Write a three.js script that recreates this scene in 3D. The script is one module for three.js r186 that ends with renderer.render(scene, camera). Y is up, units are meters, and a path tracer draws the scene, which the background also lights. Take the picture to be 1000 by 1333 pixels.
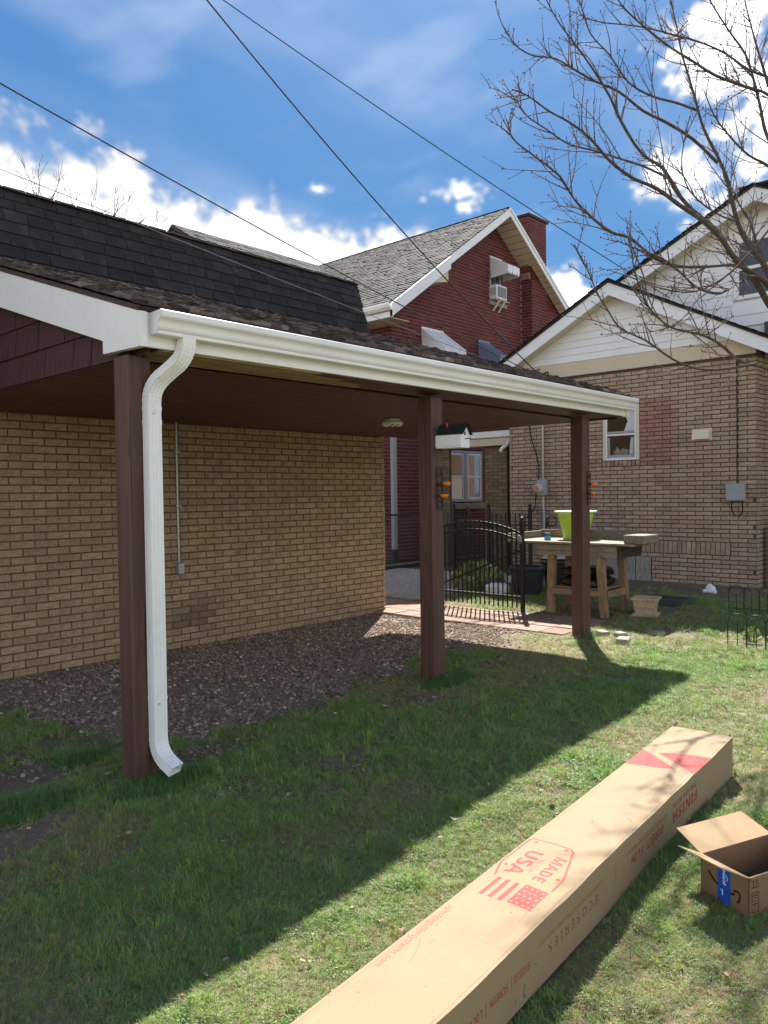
import * as THREE from 'three';
import { mergeGeometries } from 'three/addons/utils/BufferGeometryUtils.js';

// ------------------------------------------------------------ camera, sky, sun, exposure
// World frame: x runs along the carport gutter, y is up, W (= -z) runs from the lawn into the garage.
const V = (x, y, w) => new THREE.Vector3(x, y, -w);
const scene = new THREE.Scene();
const camera = new THREE.PerspectiveCamera(66.85, 768 / 1024, 0.05, 1200);
const YAW = THREE.MathUtils.degToRad(42.5), PITCH = THREE.MathUtils.degToRad(-1.3);
camera.position.copy(V(0, 1.55, 0));
camera.lookAt(V(Math.cos(YAW) * Math.cos(PITCH), 1.55 + Math.sin(PITCH), Math.sin(YAW) * Math.cos(PITCH)));
camera.rotateZ(-0.0135);
const renderer = new THREE.WebGLRenderer({ antialias: true });
renderer.setSize(768, 1024);
renderer.toneMapping = THREE.LinearToneMapping;
renderer.toneMappingExposure = 2.75;
renderer.outputColorSpace = THREE.SRGBColorSpace;
renderer.shadowMap.enabled = true;

const SUN_DIR = V(0.70, 1.0, 0.49).normalize();
const sun = new THREE.DirectionalLight(new THREE.Color(1.0, 0.95, 0.86), 5);
sun.position.copy(SUN_DIR).multiplyScalar(40).add(V(6, 0, 4));
sun.target.position.copy(V(6, 0, 4));
sun.castShadow = true;
sun.shadow.mapSize.set(4096, 4096);
Object.assign(sun.shadow.camera, { left: -18, right: 18, top: 18, bottom: -18, near: 1, far: 90 });
sun.shadow.radius = 1;
scene.add(sun, sun.target);

// ------------------------------------------------------------ random numbers and noise
function rng(seed) {
  let a = seed >>> 0;
  return () => { a = (a + 0x6D2B79F5) | 0; let t = Math.imul(a ^ (a >>> 15), 1 | a); t = (t + Math.imul(t ^ (t >>> 7), 61 | t)) ^ t; return ((t ^ (t >>> 14)) >>> 0) / 4294967296; };
}
const R = rng(7);
const rr = (a, b) => a + (b - a) * R();
const hash = (x, y, s) => { let h = Math.imul(x, 374761393) ^ Math.imul(y, 668265263) ^ Math.imul(s, 974634541); h = Math.imul(h ^ (h >>> 13), 1274126177); return ((h ^ (h >>> 16)) >>> 0) / 4294967296; };
function vn(x, y, s = 0, per = 0) {            // value noise, tiling when per > 0
  const xi = Math.floor(x), yi = Math.floor(y); let fx = x - xi, fy = y - yi;
  fx = fx * fx * (3 - 2 * fx); fy = fy * fy * (3 - 2 * fy);
  const m = per ? (v) => ((v % per) + per) % per : (v) => v;
  const x0 = m(xi), x1 = m(xi + 1), y0 = m(yi), y1 = m(yi + 1);
  const a = hash(x0, y0, s), b = hash(x1, y0, s), c = hash(x0, y1, s), d = hash(x1, y1, s);
  return a + (b - a) * fx + (c - a) * fy + (a - b - c + d) * fx * fy;
}
function fbm(x, y, oct = 4, s = 0, per = 0) {
  let v = 0, a = 0.5, t = 0;
  for (let i = 0; i < oct; i++) { v += a * vn(x, y, s + i, per); t += a; a *= 0.5; x *= 2; y *= 2; per *= 2; }
  return v / t;
}
const clamp = (v, a = 0, b = 1) => Math.min(b, Math.max(a, v));
const sm = (a, b, x) => { const t = clamp((x - a) / (b - a)); return t * t * (3 - 2 * t); };
const mix = (a, b, t) => a + (b - a) * t;

// ------------------------------------------------------------ sky: clear spring air with cumulus clouds
{
  const w = 2048, h = 1024, data = new Float32Array(w * h * 4);
  // cumulus clouds as soft lumps: azimuth right of the view axis, elevation, half sizes (degrees)
  const lumps = [
    [-27, 14.9, 8, 6.4, 0.3], [-20.5, 14.7, 6, 6.4, 0.3], [-15.5, 14.2, 4.5, 5.4, 0.3], [-10.5, 13.7, 5, 5, 0.3], [-4.5, 13.5, 5, 4.9, 0.3], [1.2, 13.8, 4.5, 4.4, 0.3], [7, 10.6, 6, 4, 0.3], [-34, 15.5, 7, 7, 0.3],
    [5.3, 20.9, 2.6, 1.0, 0.0], [6.2, 20.0, 1.2, 0.9, -0.05], [-4.4, 21.3, 1.4, 0.45, -0.1], [3.2, 20.6, 0.8, 0.4, -0.1], [13.8, 12.5, 3.4, 3],
    [24, 27.5, 4.5, 4.5, -0.12], [27, 22, 4.5, 5, -0.05], [21.5, 20.8, 3.5, 2.2, -0.15], [29, 31, 5, 4, -0.05], [24.5, 16.5, 3, 2.2, -0.05], [33, 24, 6, 7, 0.1],
  ];
  const rs = rng(99);
  for (let i = 0; i < 72; i++) { const a = 40 + rs() * 280, e = 5 + rs() * rs() * 38, s = 3.5 + rs() * 7; lumps.push([a, e, s * 1.3, s * 0.8], [a + s * 0.9, e - s * 0.2, s, s * 0.6]); }
  const yawDeg = 42.5;
  for (let j = 0; j < h; j++) {
    const el = ((j + 0.5) / h - 0.5) * 180, sy = Math.sin(el * Math.PI / 180), cy = Math.cos(el * Math.PI / 180);
    for (let i = 0; i < w; i++) {
      const th = ((i + 0.5) / w - 0.5) * 2 * Math.PI, dx = Math.cos(th) * cy, dz = Math.sin(th) * cy;
      let r, g, b;
      const up = Math.max(sy, 0);
      const t = Math.pow(1 - up, 3.2);
      r = mix(0.012, 0.088, t); g = mix(0.070, 0.205, t); b = mix(0.200, 0.345, t);
      const mu = dx * SUN_DIR.x + sy * SUN_DIR.y + dz * SUN_DIR.z;
      const glow = 0.13 * Math.exp((mu - 1) * 22) + 0.035 * Math.exp((mu - 1) * 4);
      r += glow * 0.8; g += glow * 0.9; b += glow;
      // azimuth to the right of the view axis
      let az = yawDeg - Math.atan2(-dz, dx) * 180 / Math.PI; az = ((az + 180) % 360 + 360) % 360 - 180;
      if (el > -1 && el < 75) {
        const kx = az * Math.cos(el * Math.PI / 180);
        const n1 = fbm(kx * 0.55 + 80, el * 0.75 + 40, 6, 3), n2 = fbm(kx * 0.16 + 9, el * 0.2 + 3, 3, 21), n3 = fbm(kx * 2.6 + 1, el * 3.0, 4, 63);
        let d = -1, best = null;
        for (const L of lumps) {
          let da = az - L[0]; if (da > 180) da -= 360; if (da < -180) da += 360;
          if (Math.abs(da) > L[2] * 1.8 || Math.abs(el - L[1]) > L[3] * 1.8) continue;
          const q = 1 - Math.hypot(da / L[2], (el - L[1]) / L[3]);
          if (q > d) { d = q; best = L; }
        }
        const size = best ? Math.min(1, best[3] / 3) : 1, cd = d * mix(0.75, 1, size) + (n1 - 0.5) * (best && best[4] > 0.2 ? 1.0 : mix(1.3, 1.75, size)) + (n2 - 0.5) * 0.35 + (n3 - 0.5) * (best && best[4] > 0.2 ? 0.3 : 0.7) + (best ? best[4] ?? 0.12 : 0) + 0.08 * size;
        let c = d > -0.99 ? sm(-0.03, best && best[4] > 0.2 ? 0.36 : 0.6, cd) * mix(0.7, 1, size) : 0;
        // thin high veils
        const veil = (0.6 * sm(0.42, 0.8, fbm(kx * 0.05 + 5, el * 0.14 + kx * 0.04, 5, 55)) + 0.5 * sm(0.45, 0.8, fbm(kx * 0.12 + el * 0.10, el * 0.42 - kx * 0.16, 5, 57))) * 0.30 * sm(8, 20, el);
        r = mix(r, 0.36, veil); g = mix(g, 0.39, veil); b = mix(b, 0.43, veil);
        if (c > 0) {
          const body = clamp(0.62 + 0.5 * (fbm(kx * 0.8 + 3.3, el * 1.1 + 7, 4, 77)) - 0.16 * sm(0.3, 1, d) * sm(0.3, -0.6, best ? (el - best[1]) / best[3] : 0), 0, 1.02);
          const kb = mix(0.31, 1.08, Math.pow(body, 2.2) * sm(0.25, 1.15, cd + 0.2)); r = mix(r, 1.01 * kb, c); g = mix(g, 1.0 * kb, c); b = mix(b, 1.0 * kb, c);
        }
      }
      if (el < -0.2) { r = 0.10; g = 0.11; b = 0.08; }
      const k = (j * w + i) * 4; data[k] = r; data[k + 1] = g; data[k + 2] = b; data[k + 3] = 1;
    }
  }
  const skyTex = new THREE.DataTexture(data, w, h, THREE.RGBAFormat, THREE.FloatType);
  skyTex.mapping = THREE.EquirectangularReflectionMapping;
  skyTex.magFilter = THREE.LinearFilter; skyTex.minFilter = THREE.LinearFilter; skyTex.needsUpdate = true;
  scene.background = skyTex; scene.environment = skyTex;
}

// ------------------------------------------------------------ helpers: geometry
const taken = {};
function numbered(name) { const n = taken[name] = (taken[name] ?? -1) + 1; return n ? `${name}_${String(n).padStart(3, '0')}` : name; }
function tag(o, label, category, group) { o.userData.label = label; o.userData.category = category; if (group) o.userData.group = group; return o; }
function thing(name, label, category, group) { const o = new THREE.Group(); o.name = numbered(name); scene.add(o); return tag(o, label, category, group); }
function obj(name, geo, mat, parent) {
  const g = Array.isArray(geo) ? mergeGeometries(geo.map(norm)) : geo;
  const m = new THREE.Mesh(g, mat); m.castShadow = m.receiveShadow = true;
  m.name = parent ? name : numbered(name); (parent || scene).add(m); return m;
}
function structure(name, geo, mat) { const m = obj(name, geo, mat); m.userData.kind = 'structure'; return m; }
function norm(g) {
  if (g.index) g = g.toNonIndexed();
  for (const k of Object.keys(g.attributes)) if (!['position', 'normal', 'uv', 'color'].includes(k)) g.deleteAttribute(k);
  if (!g.attributes.uv) g.setAttribute('uv', new THREE.BufferAttribute(new Float32Array(g.attributes.position.count * 2), 2));
  return g;
}
function raw(tris) {          // flat list of triangles (Vector3 x3)
  const p = new Float32Array(tris.length * 3); tris.forEach((v, i) => { p[i * 3] = v.x; p[i * 3 + 1] = v.y; p[i * 3 + 2] = v.z; });
  const g = new THREE.BufferGeometry(); g.setAttribute('position', new THREE.BufferAttribute(p, 3)); g.computeVertexNormals();
  return uvBox(g);
}
// texture coordinates in metres by the way each face points; grain = axis the texture's u runs along
function uvBox(g, grain = 0, ou = 0, ov = 0) {
  if (g.index) g = g.toNonIndexed();
  const p = g.attributes.position, n = g.attributes.normal, uv = new Float32Array(p.count * 2);
  for (let i = 0; i < p.count; i += 3) {
    let a = [0, 0, 0]; for (let k = 0; k < 3; k++) { a[0] += n.getX(i + k); a[1] += n.getY(i + k); a[2] += n.getZ(i + k); }
    a = a.map(Math.abs); const d = a.indexOf(Math.max(...a));
    let ax = [0, 1, 2].filter((q) => q !== d); if (ax[1] === grain) ax.reverse();
    for (let k = 0; k < 3; k++) { const c = [p.getX(i + k), p.getY(i + k), p.getZ(i + k)]; uv[(i + k) * 2] = c[ax[0]] + ou; uv[(i + k) * 2 + 1] = c[ax[1]] + ov; }
  }
  g.setAttribute('uv', new THREE.BufferAttribute(uv, 2)); return g;
}
function chBox(sx, sy, sz, c = 0.004, grain = 0) {   // chamfered box about the origin
  const h = [sx / 2, sy / 2, sz / 2]; c = Math.min(c, h[0] * 0.45, h[1] * 0.45, h[2] * 0.45);
  const P = (a, s) => new THREE.Vector3(...[0, 1, 2].map((k) => s[k] * (h[k] - (k === a ? 0 : c))));
  const T = []; const tri = (a, b, d) => { const nn = b.clone().sub(a).cross(d.clone().sub(a)); if (nn.dot(a.clone().add(b).add(d)) < 0) T.push(a, d, b); else T.push(a, b, d); };
  const quad = (a, b, d, e) => { tri(a, b, d); tri(a, d, e); };
  for (let a = 0; a < 3; a++) for (const s of [-1, 1]) {
    const b = (a + 1) % 3, d = (a + 2) % 3, S = (u, v) => { const q = [0, 0, 0]; q[a] = s; q[b] = u; q[d] = v; return P(a, q); };
    quad(S(-1, -1), S(1, -1), S(1, 1), S(-1, 1));
    for (const u of [-1, 1]) {             // edge between face a (s) and face b (u)
      const q0 = [0, 0, 0], q1 = [0, 0, 0]; q0[a] = q1[a] = s; q0[b] = q1[b] = u; q0[d] = -1; q1[d] = 1;
      quad(P(a, q0), P(a, q1), P(b, q1), P(b, q0));
    }
  }
  for (const x of [-1, 1]) for (const y of [-1, 1]) for (const z of [-1, 1]) tri(P(0, [x, y, z]), P(1, [x, y, z]), P(2, [x, y, z]));
  const g = raw(T); return uvBox(g, grain, rr(0, 3), rr(0, 3));
}
function box(x0, x1, y0, y1, w0, w1, c = 0.004, grain) {
  const s = [Math.abs(x1 - x0), Math.abs(y1 - y0), Math.abs(w1 - w0)];
  if (grain === undefined) grain = s.indexOf(Math.max(...s));
  const g = chBox(...s, c, grain); g.translate((x0 + x1) / 2, (y0 + y1) / 2, -(w0 + w1) / 2); return g;
}
// a beam with a chamfer from point a to point b (Vector3); sides sy, sz
function beam(a, b, sy, sz, c = 0.003, upv = new THREE.Vector3(0, 1, 0)) {
  const d = b.clone().sub(a), L = d.length(), g = chBox(L, sy, sz, c, 0), x = d.normalize();
  const z = x.clone().cross(upv); if (z.lengthSq() < 1e-6) z.set(0, 0, 1); z.normalize(); const y = z.clone().cross(x);
  g.applyMatrix4(new THREE.Matrix4().makeBasis(x, y, z).setPosition(a.clone().add(b).multiplyScalar(0.5))); return g;
}
// prism: polygon given as [a, b] pairs; axis 'x' -> (W, y) swept along x; 'w' -> (x, y) swept along W; 'y' -> (x, W) swept up
function prism(pts, axis, d0, d1, grain = 0) {
  const map = axis === 'x' ? (p, d) => V(d, p[1], p[0]) : axis === 'w' ? (p, d) => V(p[0], p[1], d) : (p, d) => V(p[0], d, p[1]);
  const c = pts.map((p) => new THREE.Vector2(p[0], p[1])), T = [], faces = THREE.ShapeUtils.triangulateShape(c, []);
  const cen = map([c.reduce((s, p) => s + p.x, 0) / c.length, c.reduce((s, p) => s + p.y, 0) / c.length], (d0 + d1) / 2);
  const dir = map([0, 0], 1).sub(map([0, 0], 0)).multiplyScalar(d1 - d0);
  const push = (a, b, e, ref) => { const n = b.clone().sub(a).cross(e.clone().sub(a)); if (n.dot(ref) < 0) T.push(a, e, b); else T.push(a, b, e); };
  for (const f of faces) { push(...f.map((i) => map(pts[i], d0)), dir.clone().negate()); push(...f.map((i) => map(pts[i], d1)), dir); }
  const ccw = THREE.ShapeUtils.area(c) > 0 ? 1 : -1;
  for (let i = 0; i < pts.length; i++) {
    const p = pts[i], q = pts[(i + 1) % pts.length], a = map(p, d0), b = map(q, d0), e = map(q, d1), f = map(p, d1);
    const out = map([(q[1] - p[1]) * ccw, -(q[0] - p[0]) * ccw], 0).sub(map([0, 0], 0));
    push(a, b, e, out); push(a, e, f, out);
  }
  return uvBox(raw(T), grain);
}
// flat slab with rectangular openings; pts and holes as for prism
function slab(pts, holes, axis, d0, d1) {
  const f = axis === 'x' ? -1 : 1, sh = new THREE.Shape(pts.map((p) => new THREE.Vector2(p[0] * f, p[1])));
  for (const [a, b, c, d] of holes) sh.holes.push(new THREE.Path([[a, c], [b, c], [b, d], [a, d]].map((p) => new THREE.Vector2(p[0] * f, p[1]))));
  const g = new THREE.ExtrudeGeometry(sh, { depth: d1 - d0, bevelEnabled: false });
  if (axis === 'x') g.rotateY(-Math.PI / 2).translate(d1, 0, 0); else g.translate(0, 0, -d1);
  g.computeVertexNormals(); return uvBox(g);
}
function tube(pts, r, seg = 24, rad = 6, closed = false) { return new THREE.TubeGeometry(new THREE.CatmullRomCurve3(pts, closed), seg, r, rad, closed); }
function taper(pts, r0, r1, rad = 6, per = 3, wob = 0) {      // round limb that thins from r0 to r1
  const cv = new THREE.CatmullRomCurve3(pts), n = Math.max(2, (pts.length - 1) * per), F = cv.computeFrenetFrames(n), pos = [], nor = [], uv = [], idx = [];
  const L = cv.getLength();
  for (let i = 0; i <= n; i++) {
    const t = i / n, c = cv.getPoint(t), r = (r0 + (r1 - r0) * Math.pow(t, 0.85)) * (1 + wob * (R() - 0.5));
    for (let k = 0; k <= rad; k++) {
      const a = k / rad * Math.PI * 2, d = F.normals[i].clone().multiplyScalar(Math.cos(a)).addScaledVector(F.binormals[i], Math.sin(a));
      pos.push(c.x + d.x * r, c.y + d.y * r, c.z + d.z * r); nor.push(d.x, d.y, d.z); uv.push(t * L, k / rad * 0.25);
    }
  }
  for (let i = 0; i < n; i++) for (let k = 0; k < rad; k++) { const a = i * (rad + 1) + k, b = a + rad + 1; idx.push(a, a + 1, b, b, a + 1, b + 1); }
  const g = new THREE.BufferGeometry(); g.setAttribute('position', new THREE.Float32BufferAttribute(pos, 3)); g.setAttribute('normal', new THREE.Float32BufferAttribute(nor, 3)); g.setAttribute('uv', new THREE.Float32BufferAttribute(uv, 2)); g.setIndex(idx); return g;
}
const cyl = (r0, r1, h, seg, x, y, w) => { const g = new THREE.CylinderGeometry(r0, r1, h, seg); g.translate(x, y, -w); return g; };
const lathe = (pts, seg, x, y, w) => { const g = new THREE.LatheGeometry(pts.map((p) => new THREE.Vector2(...p)), seg); g.translate(x, y, -w); return g; };

// ------------------------------------------------------------ helpers: materials
function tex(size, fn, srgb = true) {
  const d = new Uint8Array(size * size * 4);
  for (let y = 0; y < size; y++) for (let x = 0; x < size; x++) { const c = fn(x / size, y / size), k = (y * size + x) * 4; for (let i = 0; i < 3; i++) d[k + i] = clamp(Array.isArray(c) ? c[i] : c) * 255; d[k + 3] = 255; }
  const t = new THREE.DataTexture(d, size, size); t.wrapS = t.wrapT = THREE.RepeatWrapping; t.magFilter = THREE.LinearFilter; t.minFilter = THREE.LinearMipmapLinearFilter; t.generateMipmaps = true;
  if (srgb) t.colorSpace = THREE.SRGBColorSpace; t.needsUpdate = true; return t;
}
const sized = (t, m, n = m) => { const c = t.clone(); c.repeat.set(1 / m, 1 / n); c.needsUpdate = true; return c; };
const grit = tex(512, (x, y) => 0.62 + 0.24 * fbm(x * 8, y * 8, 4, 1, 8) + 0.26 * (fbm(x * 64, y * 64, 3, 9, 64) - 0.35));
const gritN = tex(512, (x, y) => 0.5 * fbm(x * 16, y * 16, 3, 31, 16) + 0.5 * fbm(x * 96, y * 96, 2, 33, 96), false);
const grain = tex(512, (x, y) => { const wv = fbm(x * 4, y * 6, 3, 41, 0) * 0; return clamp(0.66 + 0.3 * (fbm(x * 4, y * 48, 4, 42, 4) - 0.5) * 1.6 + 0.22 * (fbm(x * 16, y * 160, 2, 47, 16) - 0.5) + 0.12 * fbm(x * 6, y * 6, 3, 44, 6) + wv); });
const knotty = tex(1024, (x, y) => {          // painted post timber: streaks along u, knots, splits, chipped paint
  let k = 0, wx = 0; for (let i = 0; i < 9; i++) { const cx = hash(i, 1, 5), cy = hash(i, 2, 5), d = Math.hypot((x - cx) * 11, (y - cy) * 16); wx += Math.exp(-d * d * 0.5) * 0.05 * Math.sign(y - cy); k = Math.max(k, 1 - d * 3.2); }
  const s = fbm(x * 3, (y + wx) * 40, 4, 142, 0), split = sm(0.80, 0.84, fbm(x * 2.2 + 3, y * 60, 2, 151)) * sm(0.5, 0.62, fbm(x * 5, y * 5, 2, 153));
  return clamp(0.74 + 0.34 * (s - 0.5) + 0.16 * (fbm(x * 7, y * 7, 3, 144) - 0.5) - 0.30 * sm(0, 1, k) - 0.35 * split);
});
const film = tex(512, (x, y) => 0.93 + 0.055 * fbm(x * 6, y * 6, 5, 61, 6) + 0.03 * fbm(x * 40, y * 40, 2, 65, 40));
const bark = tex(512, (x, y) => 0.45 + 0.5 * fbm(x * 12, y * 40, 4, 71, 4) * 1.1);
const granule = tex(512, (x, y) => { const n = vn(x * 230, y * 230, 81, 230), m = fbm(x * 5, y * 5, 4, 83, 5); return clamp(0.30 + 0.45 * n * n + 0.35 * m); });
const lin = (r, g, b) => new THREE.Color().setRGB(r, g, b);
function mat(c, o = {}) { return new THREE.MeshStandardMaterial({ color: c, roughness: 0.85, ...o }); }
const bumpF = sized(gritN, 0.25), mapGrit = sized(grit, 0.5), mapGrain = sized(grain, 0.9), mapFilm = sized(film, 1.3), mapGran = sized(granule, 0.42);
const wood = (c, o = {}) => mat(c, { map: mapGrain, bumpMap: mapGrain, bumpScale: 0.0012, roughness: 0.8, ...o });
const M = {
  white: mat(lin(0.80, 0.80, 0.775), { map: mapFilm, roughness: 0.42 }),
  siding: mat(lin(0.80, 0.80, 0.80), { map: mapFilm, roughness: 0.55 }),
  beige: mat(lin(0.62, 0.52, 0.37), { map: mapFilm, roughness: 0.6 }),
  cream: mat(lin(0.72, 0.64, 0.48), { map: mapFilm, roughness: 0.55 }),
  maroon: wood(lin(0.105, 0.036, 0.030), { roughness: 0.62 }),
  post: mat(lin(0.155, 0.068, 0.046), { map: sized(knotty, 2.9, 0.8), bumpMap: sized(knotty, 2.9, 0.8), bumpScale: 0.003, roughness: 0.6 }),
  shake: wood(lin(0.088, 0.020, 0.020), { roughness: 0.7, bumpScale: 0.003 }),
  ceiling: wood(lin(0.20, 0.076, 0.050), { roughness: 0.5 }),
  rawWood: wood(lin(0.62, 0.47, 0.27)),
  timber: wood(lin(0.46, 0.31, 0.17)),
  oldWood: wood(lin(0.40, 0.33, 0.25)),
  darkWood: wood(lin(0.09, 0.06, 0.045)),
  deckEdge: mat(lin(0.10, 0.055, 0.045), { map: mapGrit }),
  mortarTan: mat(lin(0.21, 0.145, 0.085), { map: mapGrit, bumpMap: bumpF, bumpScale: 0.002 }),
  mortarPink: mat(lin(0.145, 0.096, 0.072), { map: mapGrit }),
  mortarRed: mat(lin(0.42, 0.25, 0.21), { map: mapGrit }),
  iron: mat(lin(0.018, 0.014, 0.012), { roughness: 0.45, metalness: 0.2 }),
  steel: mat(lin(0.42, 0.42, 0.41), { roughness: 0.45, metalness: 0.7, map: mapFilm }),
  greyPaint: mat(lin(0.34, 0.36, 0.36), { roughness: 0.5, map: mapFilm }),
  greyDull: mat(lin(0.30, 0.30, 0.29), { roughness: 0.6, map: mapGrit }),
  cable: mat(lin(0.012, 0.012, 0.013), { roughness: 0.95 }),
  cableGrey: mat(lin(0.12, 0.12, 0.12), { roughness: 0.9 }),
  dark: mat(lin(0.006, 0.006, 0.007), { roughness: 0.6 }),
  room: mat(lin(0.05, 0.045, 0.04)),
  curtain: mat(lin(0.68, 0.70, 0.74), { roughness: 0.95 }),
  stone: mat(lin(0.50, 0.42, 0.33), { map: mapGrit, bumpMap: bumpF, bumpScale: 0.003 }),
  bark: mat(lin(0.165, 0.125, 0.098), { map: sized(bark, 0.5), bumpMap: sized(bark, 0.5), bumpScale: 0.004, roughness: 1 }),
  twig: mat(lin(0.13, 0.092, 0.078), { roughness: 1 }),
};
M.screen = mat(lin(0.075, 0.082, 0.125), { map: mapGrain, roughness: 0.4 });
M.glass = new THREE.MeshPhysicalMaterial({ color: 0xffffff, roughness: 0.02, transmission: 1, thickness: 0, ior: 1.5 });

// ------------------------------------------------------------ helpers: brickwork
// brick as a block whose back is on z = 0 and whose face is at z = proud; length along x
function brickGeo(l, h, proud, ch, dx = 0, dy = 0) {
  const T = [], q = (a, b, c, d) => T.push(a, b, c, a, c, d), ring = (z, i) => [[-l / 2 + i, -h / 2 + i], [l / 2 - i, -h / 2 + i], [l / 2 - i, h / 2 - i], [-l / 2 + i, h / 2 - i]].map(([x, y]) => new THREE.Vector3(x, y, z));
  const levels = ch ? [ring(0, 0), ring(proud - ch, 0), ring(proud, ch)] : [ring(0, 0), ring(proud, 0)];
  for (let k = 0; k + 1 < levels.length; k++) for (let i = 0; i < 4; i++) { const j = (i + 1) % 4; q(levels[k][i], levels[k][j], levels[k + 1][j], levels[k + 1][i]); }
  const f = levels[levels.length - 1]; q(f[0], f[1], f[2], f[3]);
  return uvBox(raw(T), 0, dx, dy);
}
function brickRows(u0, u1, y0, y1, mod, course, joint, holes = [], clip, shift = 0) {
  const out = [];
  for (let r = 0, y = y0; y + course * 0.55 < y1; r++, y += course) {
    const top = Math.min(y + course - joint, y1);
    for (let u = u0 - ((r + shift) % 2 ? mod / 2 : 0) - mod; u < u1; u += mod) {
      let parts = [[Math.max(u, u0), Math.min(u + mod - joint, u1)]];
      for (const [a, b, c, d] of holes) if (top > c + 0.01 && y < d - 0.01) parts = parts.flatMap(([p, q]) => (q <= a || p >= b ? [[p, q]] : [[p, Math.min(q, a - joint)], [Math.max(p, b + joint), q]]));
      for (let [p, q] of parts) {
        if (q - p < 0.012) continue;
        if (clip) { const k = clip(y, top); if (q <= k[0] || p >= k[1]) continue; p = Math.max(p, k[0]); q = Math.min(q, k[1]); if (q - p < 0.03) continue; }
        out.push({ u: (p + q) / 2, y: (y + top) / 2, l: q - p, h: top - y });
      }
    }
  }
  return out;
}
// place: (u, y) -> matrix.  The nearest 300 are single bricks, the others one piece.
function layBricks(parent, list, place, tone, mats, matAll, opt) {
  const { proud = 0.009, ch = 0.0015, near = null, name = 'brick' } = opt;
  const cam = camera.position, v = new THREE.Vector3();
  for (const b of list) { b.m = place(b.u, b.y); v.setFromMatrixPosition(b.m); b.d = v.distanceTo(cam) + (near && !near(v) ? 1000 : 0); }
  list.sort((a, b) => a.d - b.d);
  const shared = {}, rest = [];
  list.forEach((b, i) => {
    const k = Math.floor(hash(Math.round(b.u * 1000), Math.round(b.y * 1000), 5) * 4), t = tone(b), pr = proud * (0.86 + 0.28 * hash(i, 3, 8));
    if (i < (opt.single ?? 300)) {
      const key = [b.l.toFixed(3), b.h.toFixed(3), k].join();
      const g = shared[key] || (shared[key] = brickGeo(b.l, b.h, proud, ch, k * 0.31, k * 0.17));
      const m = obj(name, g, mats[t], parent); m.applyMatrix4(b.m); m.scale.z = pr / proud;
    } else {
      const g = brickGeo(b.l, b.h, pr, opt.chRest ? ch : 0, b.u + k * 0.31, b.y); g.applyMatrix4(b.m);
      const c = mats[t].color, n = g.attributes.position.count, a = new Float32Array(n * 3); for (let q = 0; q < n; q++) { a[q * 3] = c.r; a[q * 3 + 1] = c.g; a[q * 3 + 2] = c.b; }
      g.setAttribute('color', new THREE.BufferAttribute(a, 3)); rest.push(g);
    }
  });
  if (rest.length) { const m = obj(name + 'work', rest, matAll, parent); m.userData.kind = 'stuff'; }
}
const faceFront = (w) => (u, y) => new THREE.Matrix4().makeTranslation(u, y, -w);                                   // faces the lawn, u = x
const faceSide = (x) => (u, y) => new THREE.Matrix4().makeRotationY(-Math.PI / 2).setPosition(x, y, -u);           // faces along -x, u = W
function tones(list, o = {}) { return list.map((c) => mat(lin(...c), { map: mapGrit, bumpMap: bumpF, bumpScale: 0.0015, roughness: 0.88, ...o })); }
const allTone = mat(lin(1, 1, 1), { map: mapGrit, bumpMap: bumpF, bumpScale: 0.0015, roughness: 0.88, vertexColors: true });

// ------------------------------------------------------------ the ground
function gh(x, w) {
  let b = -0.05 + 0.18 * clamp((x - 4.4) / 6.5) + 0.05 * sm(2.6, 3.9, w) * sm(3.2, 4.8, x) * (1 - sm(5.5, 7.5, x));
  b -= 0.14 * (1 - sm(1.5, 4.3, x)) * (1 - sm(2.7, 3.9, w));        // the lawn falls away towards the near end
  b = mix(b, 0.0, sm(4.6, 6.4, w) * (1 - sm(7, 9.5, x)));
  return b + 0.018 * (fbm(x * 1.3 + 40, w * 1.3 + 11, 3, 5) - 0.5) * (1 - sm(14, 20, Math.hypot(x, w)));
}
// where things lie on the ground
const edgeN = (x, w) => (fbm(x * 2.2 + 7, w * 2.2 + 3, 4, 15) - 0.5);
function gravelAt(x, w) {                      // the gravel floor under the carport
  const n = edgeN(x, w) * 0.75;
  const south = x < 2.9 ? mix(5.4, 4.45, clamp((x - 2.3) / 0.6)) : x < 3.7 ? mix(4.45, 4.15, (x - 2.9) / 0.8) : mix(4.15, 4.5, clamp((x - 3.7) / 3));
  const a = sm(-0.12, 0.16, w - south + n), b = sm(2.1, 2.6, x + n * 0.8), c = 1 - sm(7.2, 7.6, x + n * 0.4);
  return a * b * c * (1 - sm(6.9, 7.0, w) * (1 - sm(7.3, 7.6, x)));
}
const pathAt = (x, w) => (x > 7.28 && x < 8.3 && w > 4.1 && w < 7.6 ? 1 : 0);
const driveAt = (x, w) => sm(8.3, 8.5, x) * (1 - sm(11.0, 11.2, x)) * sm(6.9, 7.2, w + edgeN(x, w) * 0.4) * (1 - sm(9.75, 9.85, w));
const bareSpots = [[1.75, 4.55, 0.75, 0.22], [2.6, 4.1, 0.9, 0.2], [1.45, 3.75, 0.5, 0.25], [5.6, 4.0, 0.5, 0.25], [4.5, 3.75, 0.5, 0.18], [6.0, 2.9, 0.28, 0.14], [8.6, 4.6, 0.9, 0.6], [9.3, 3.9, 0.5, 0.35], [7.0, 5.2, 0.35, 0.6], [6.4, 4.5, 0.4, 0.3], [6.3, 1.7, 0.5, 0.25], [11.2, 4.5, 0.9, 2.4], [3.35, 3.35, 0.3, 0.16], [3.9, 1.05, 0.25, 0.2]];
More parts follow.
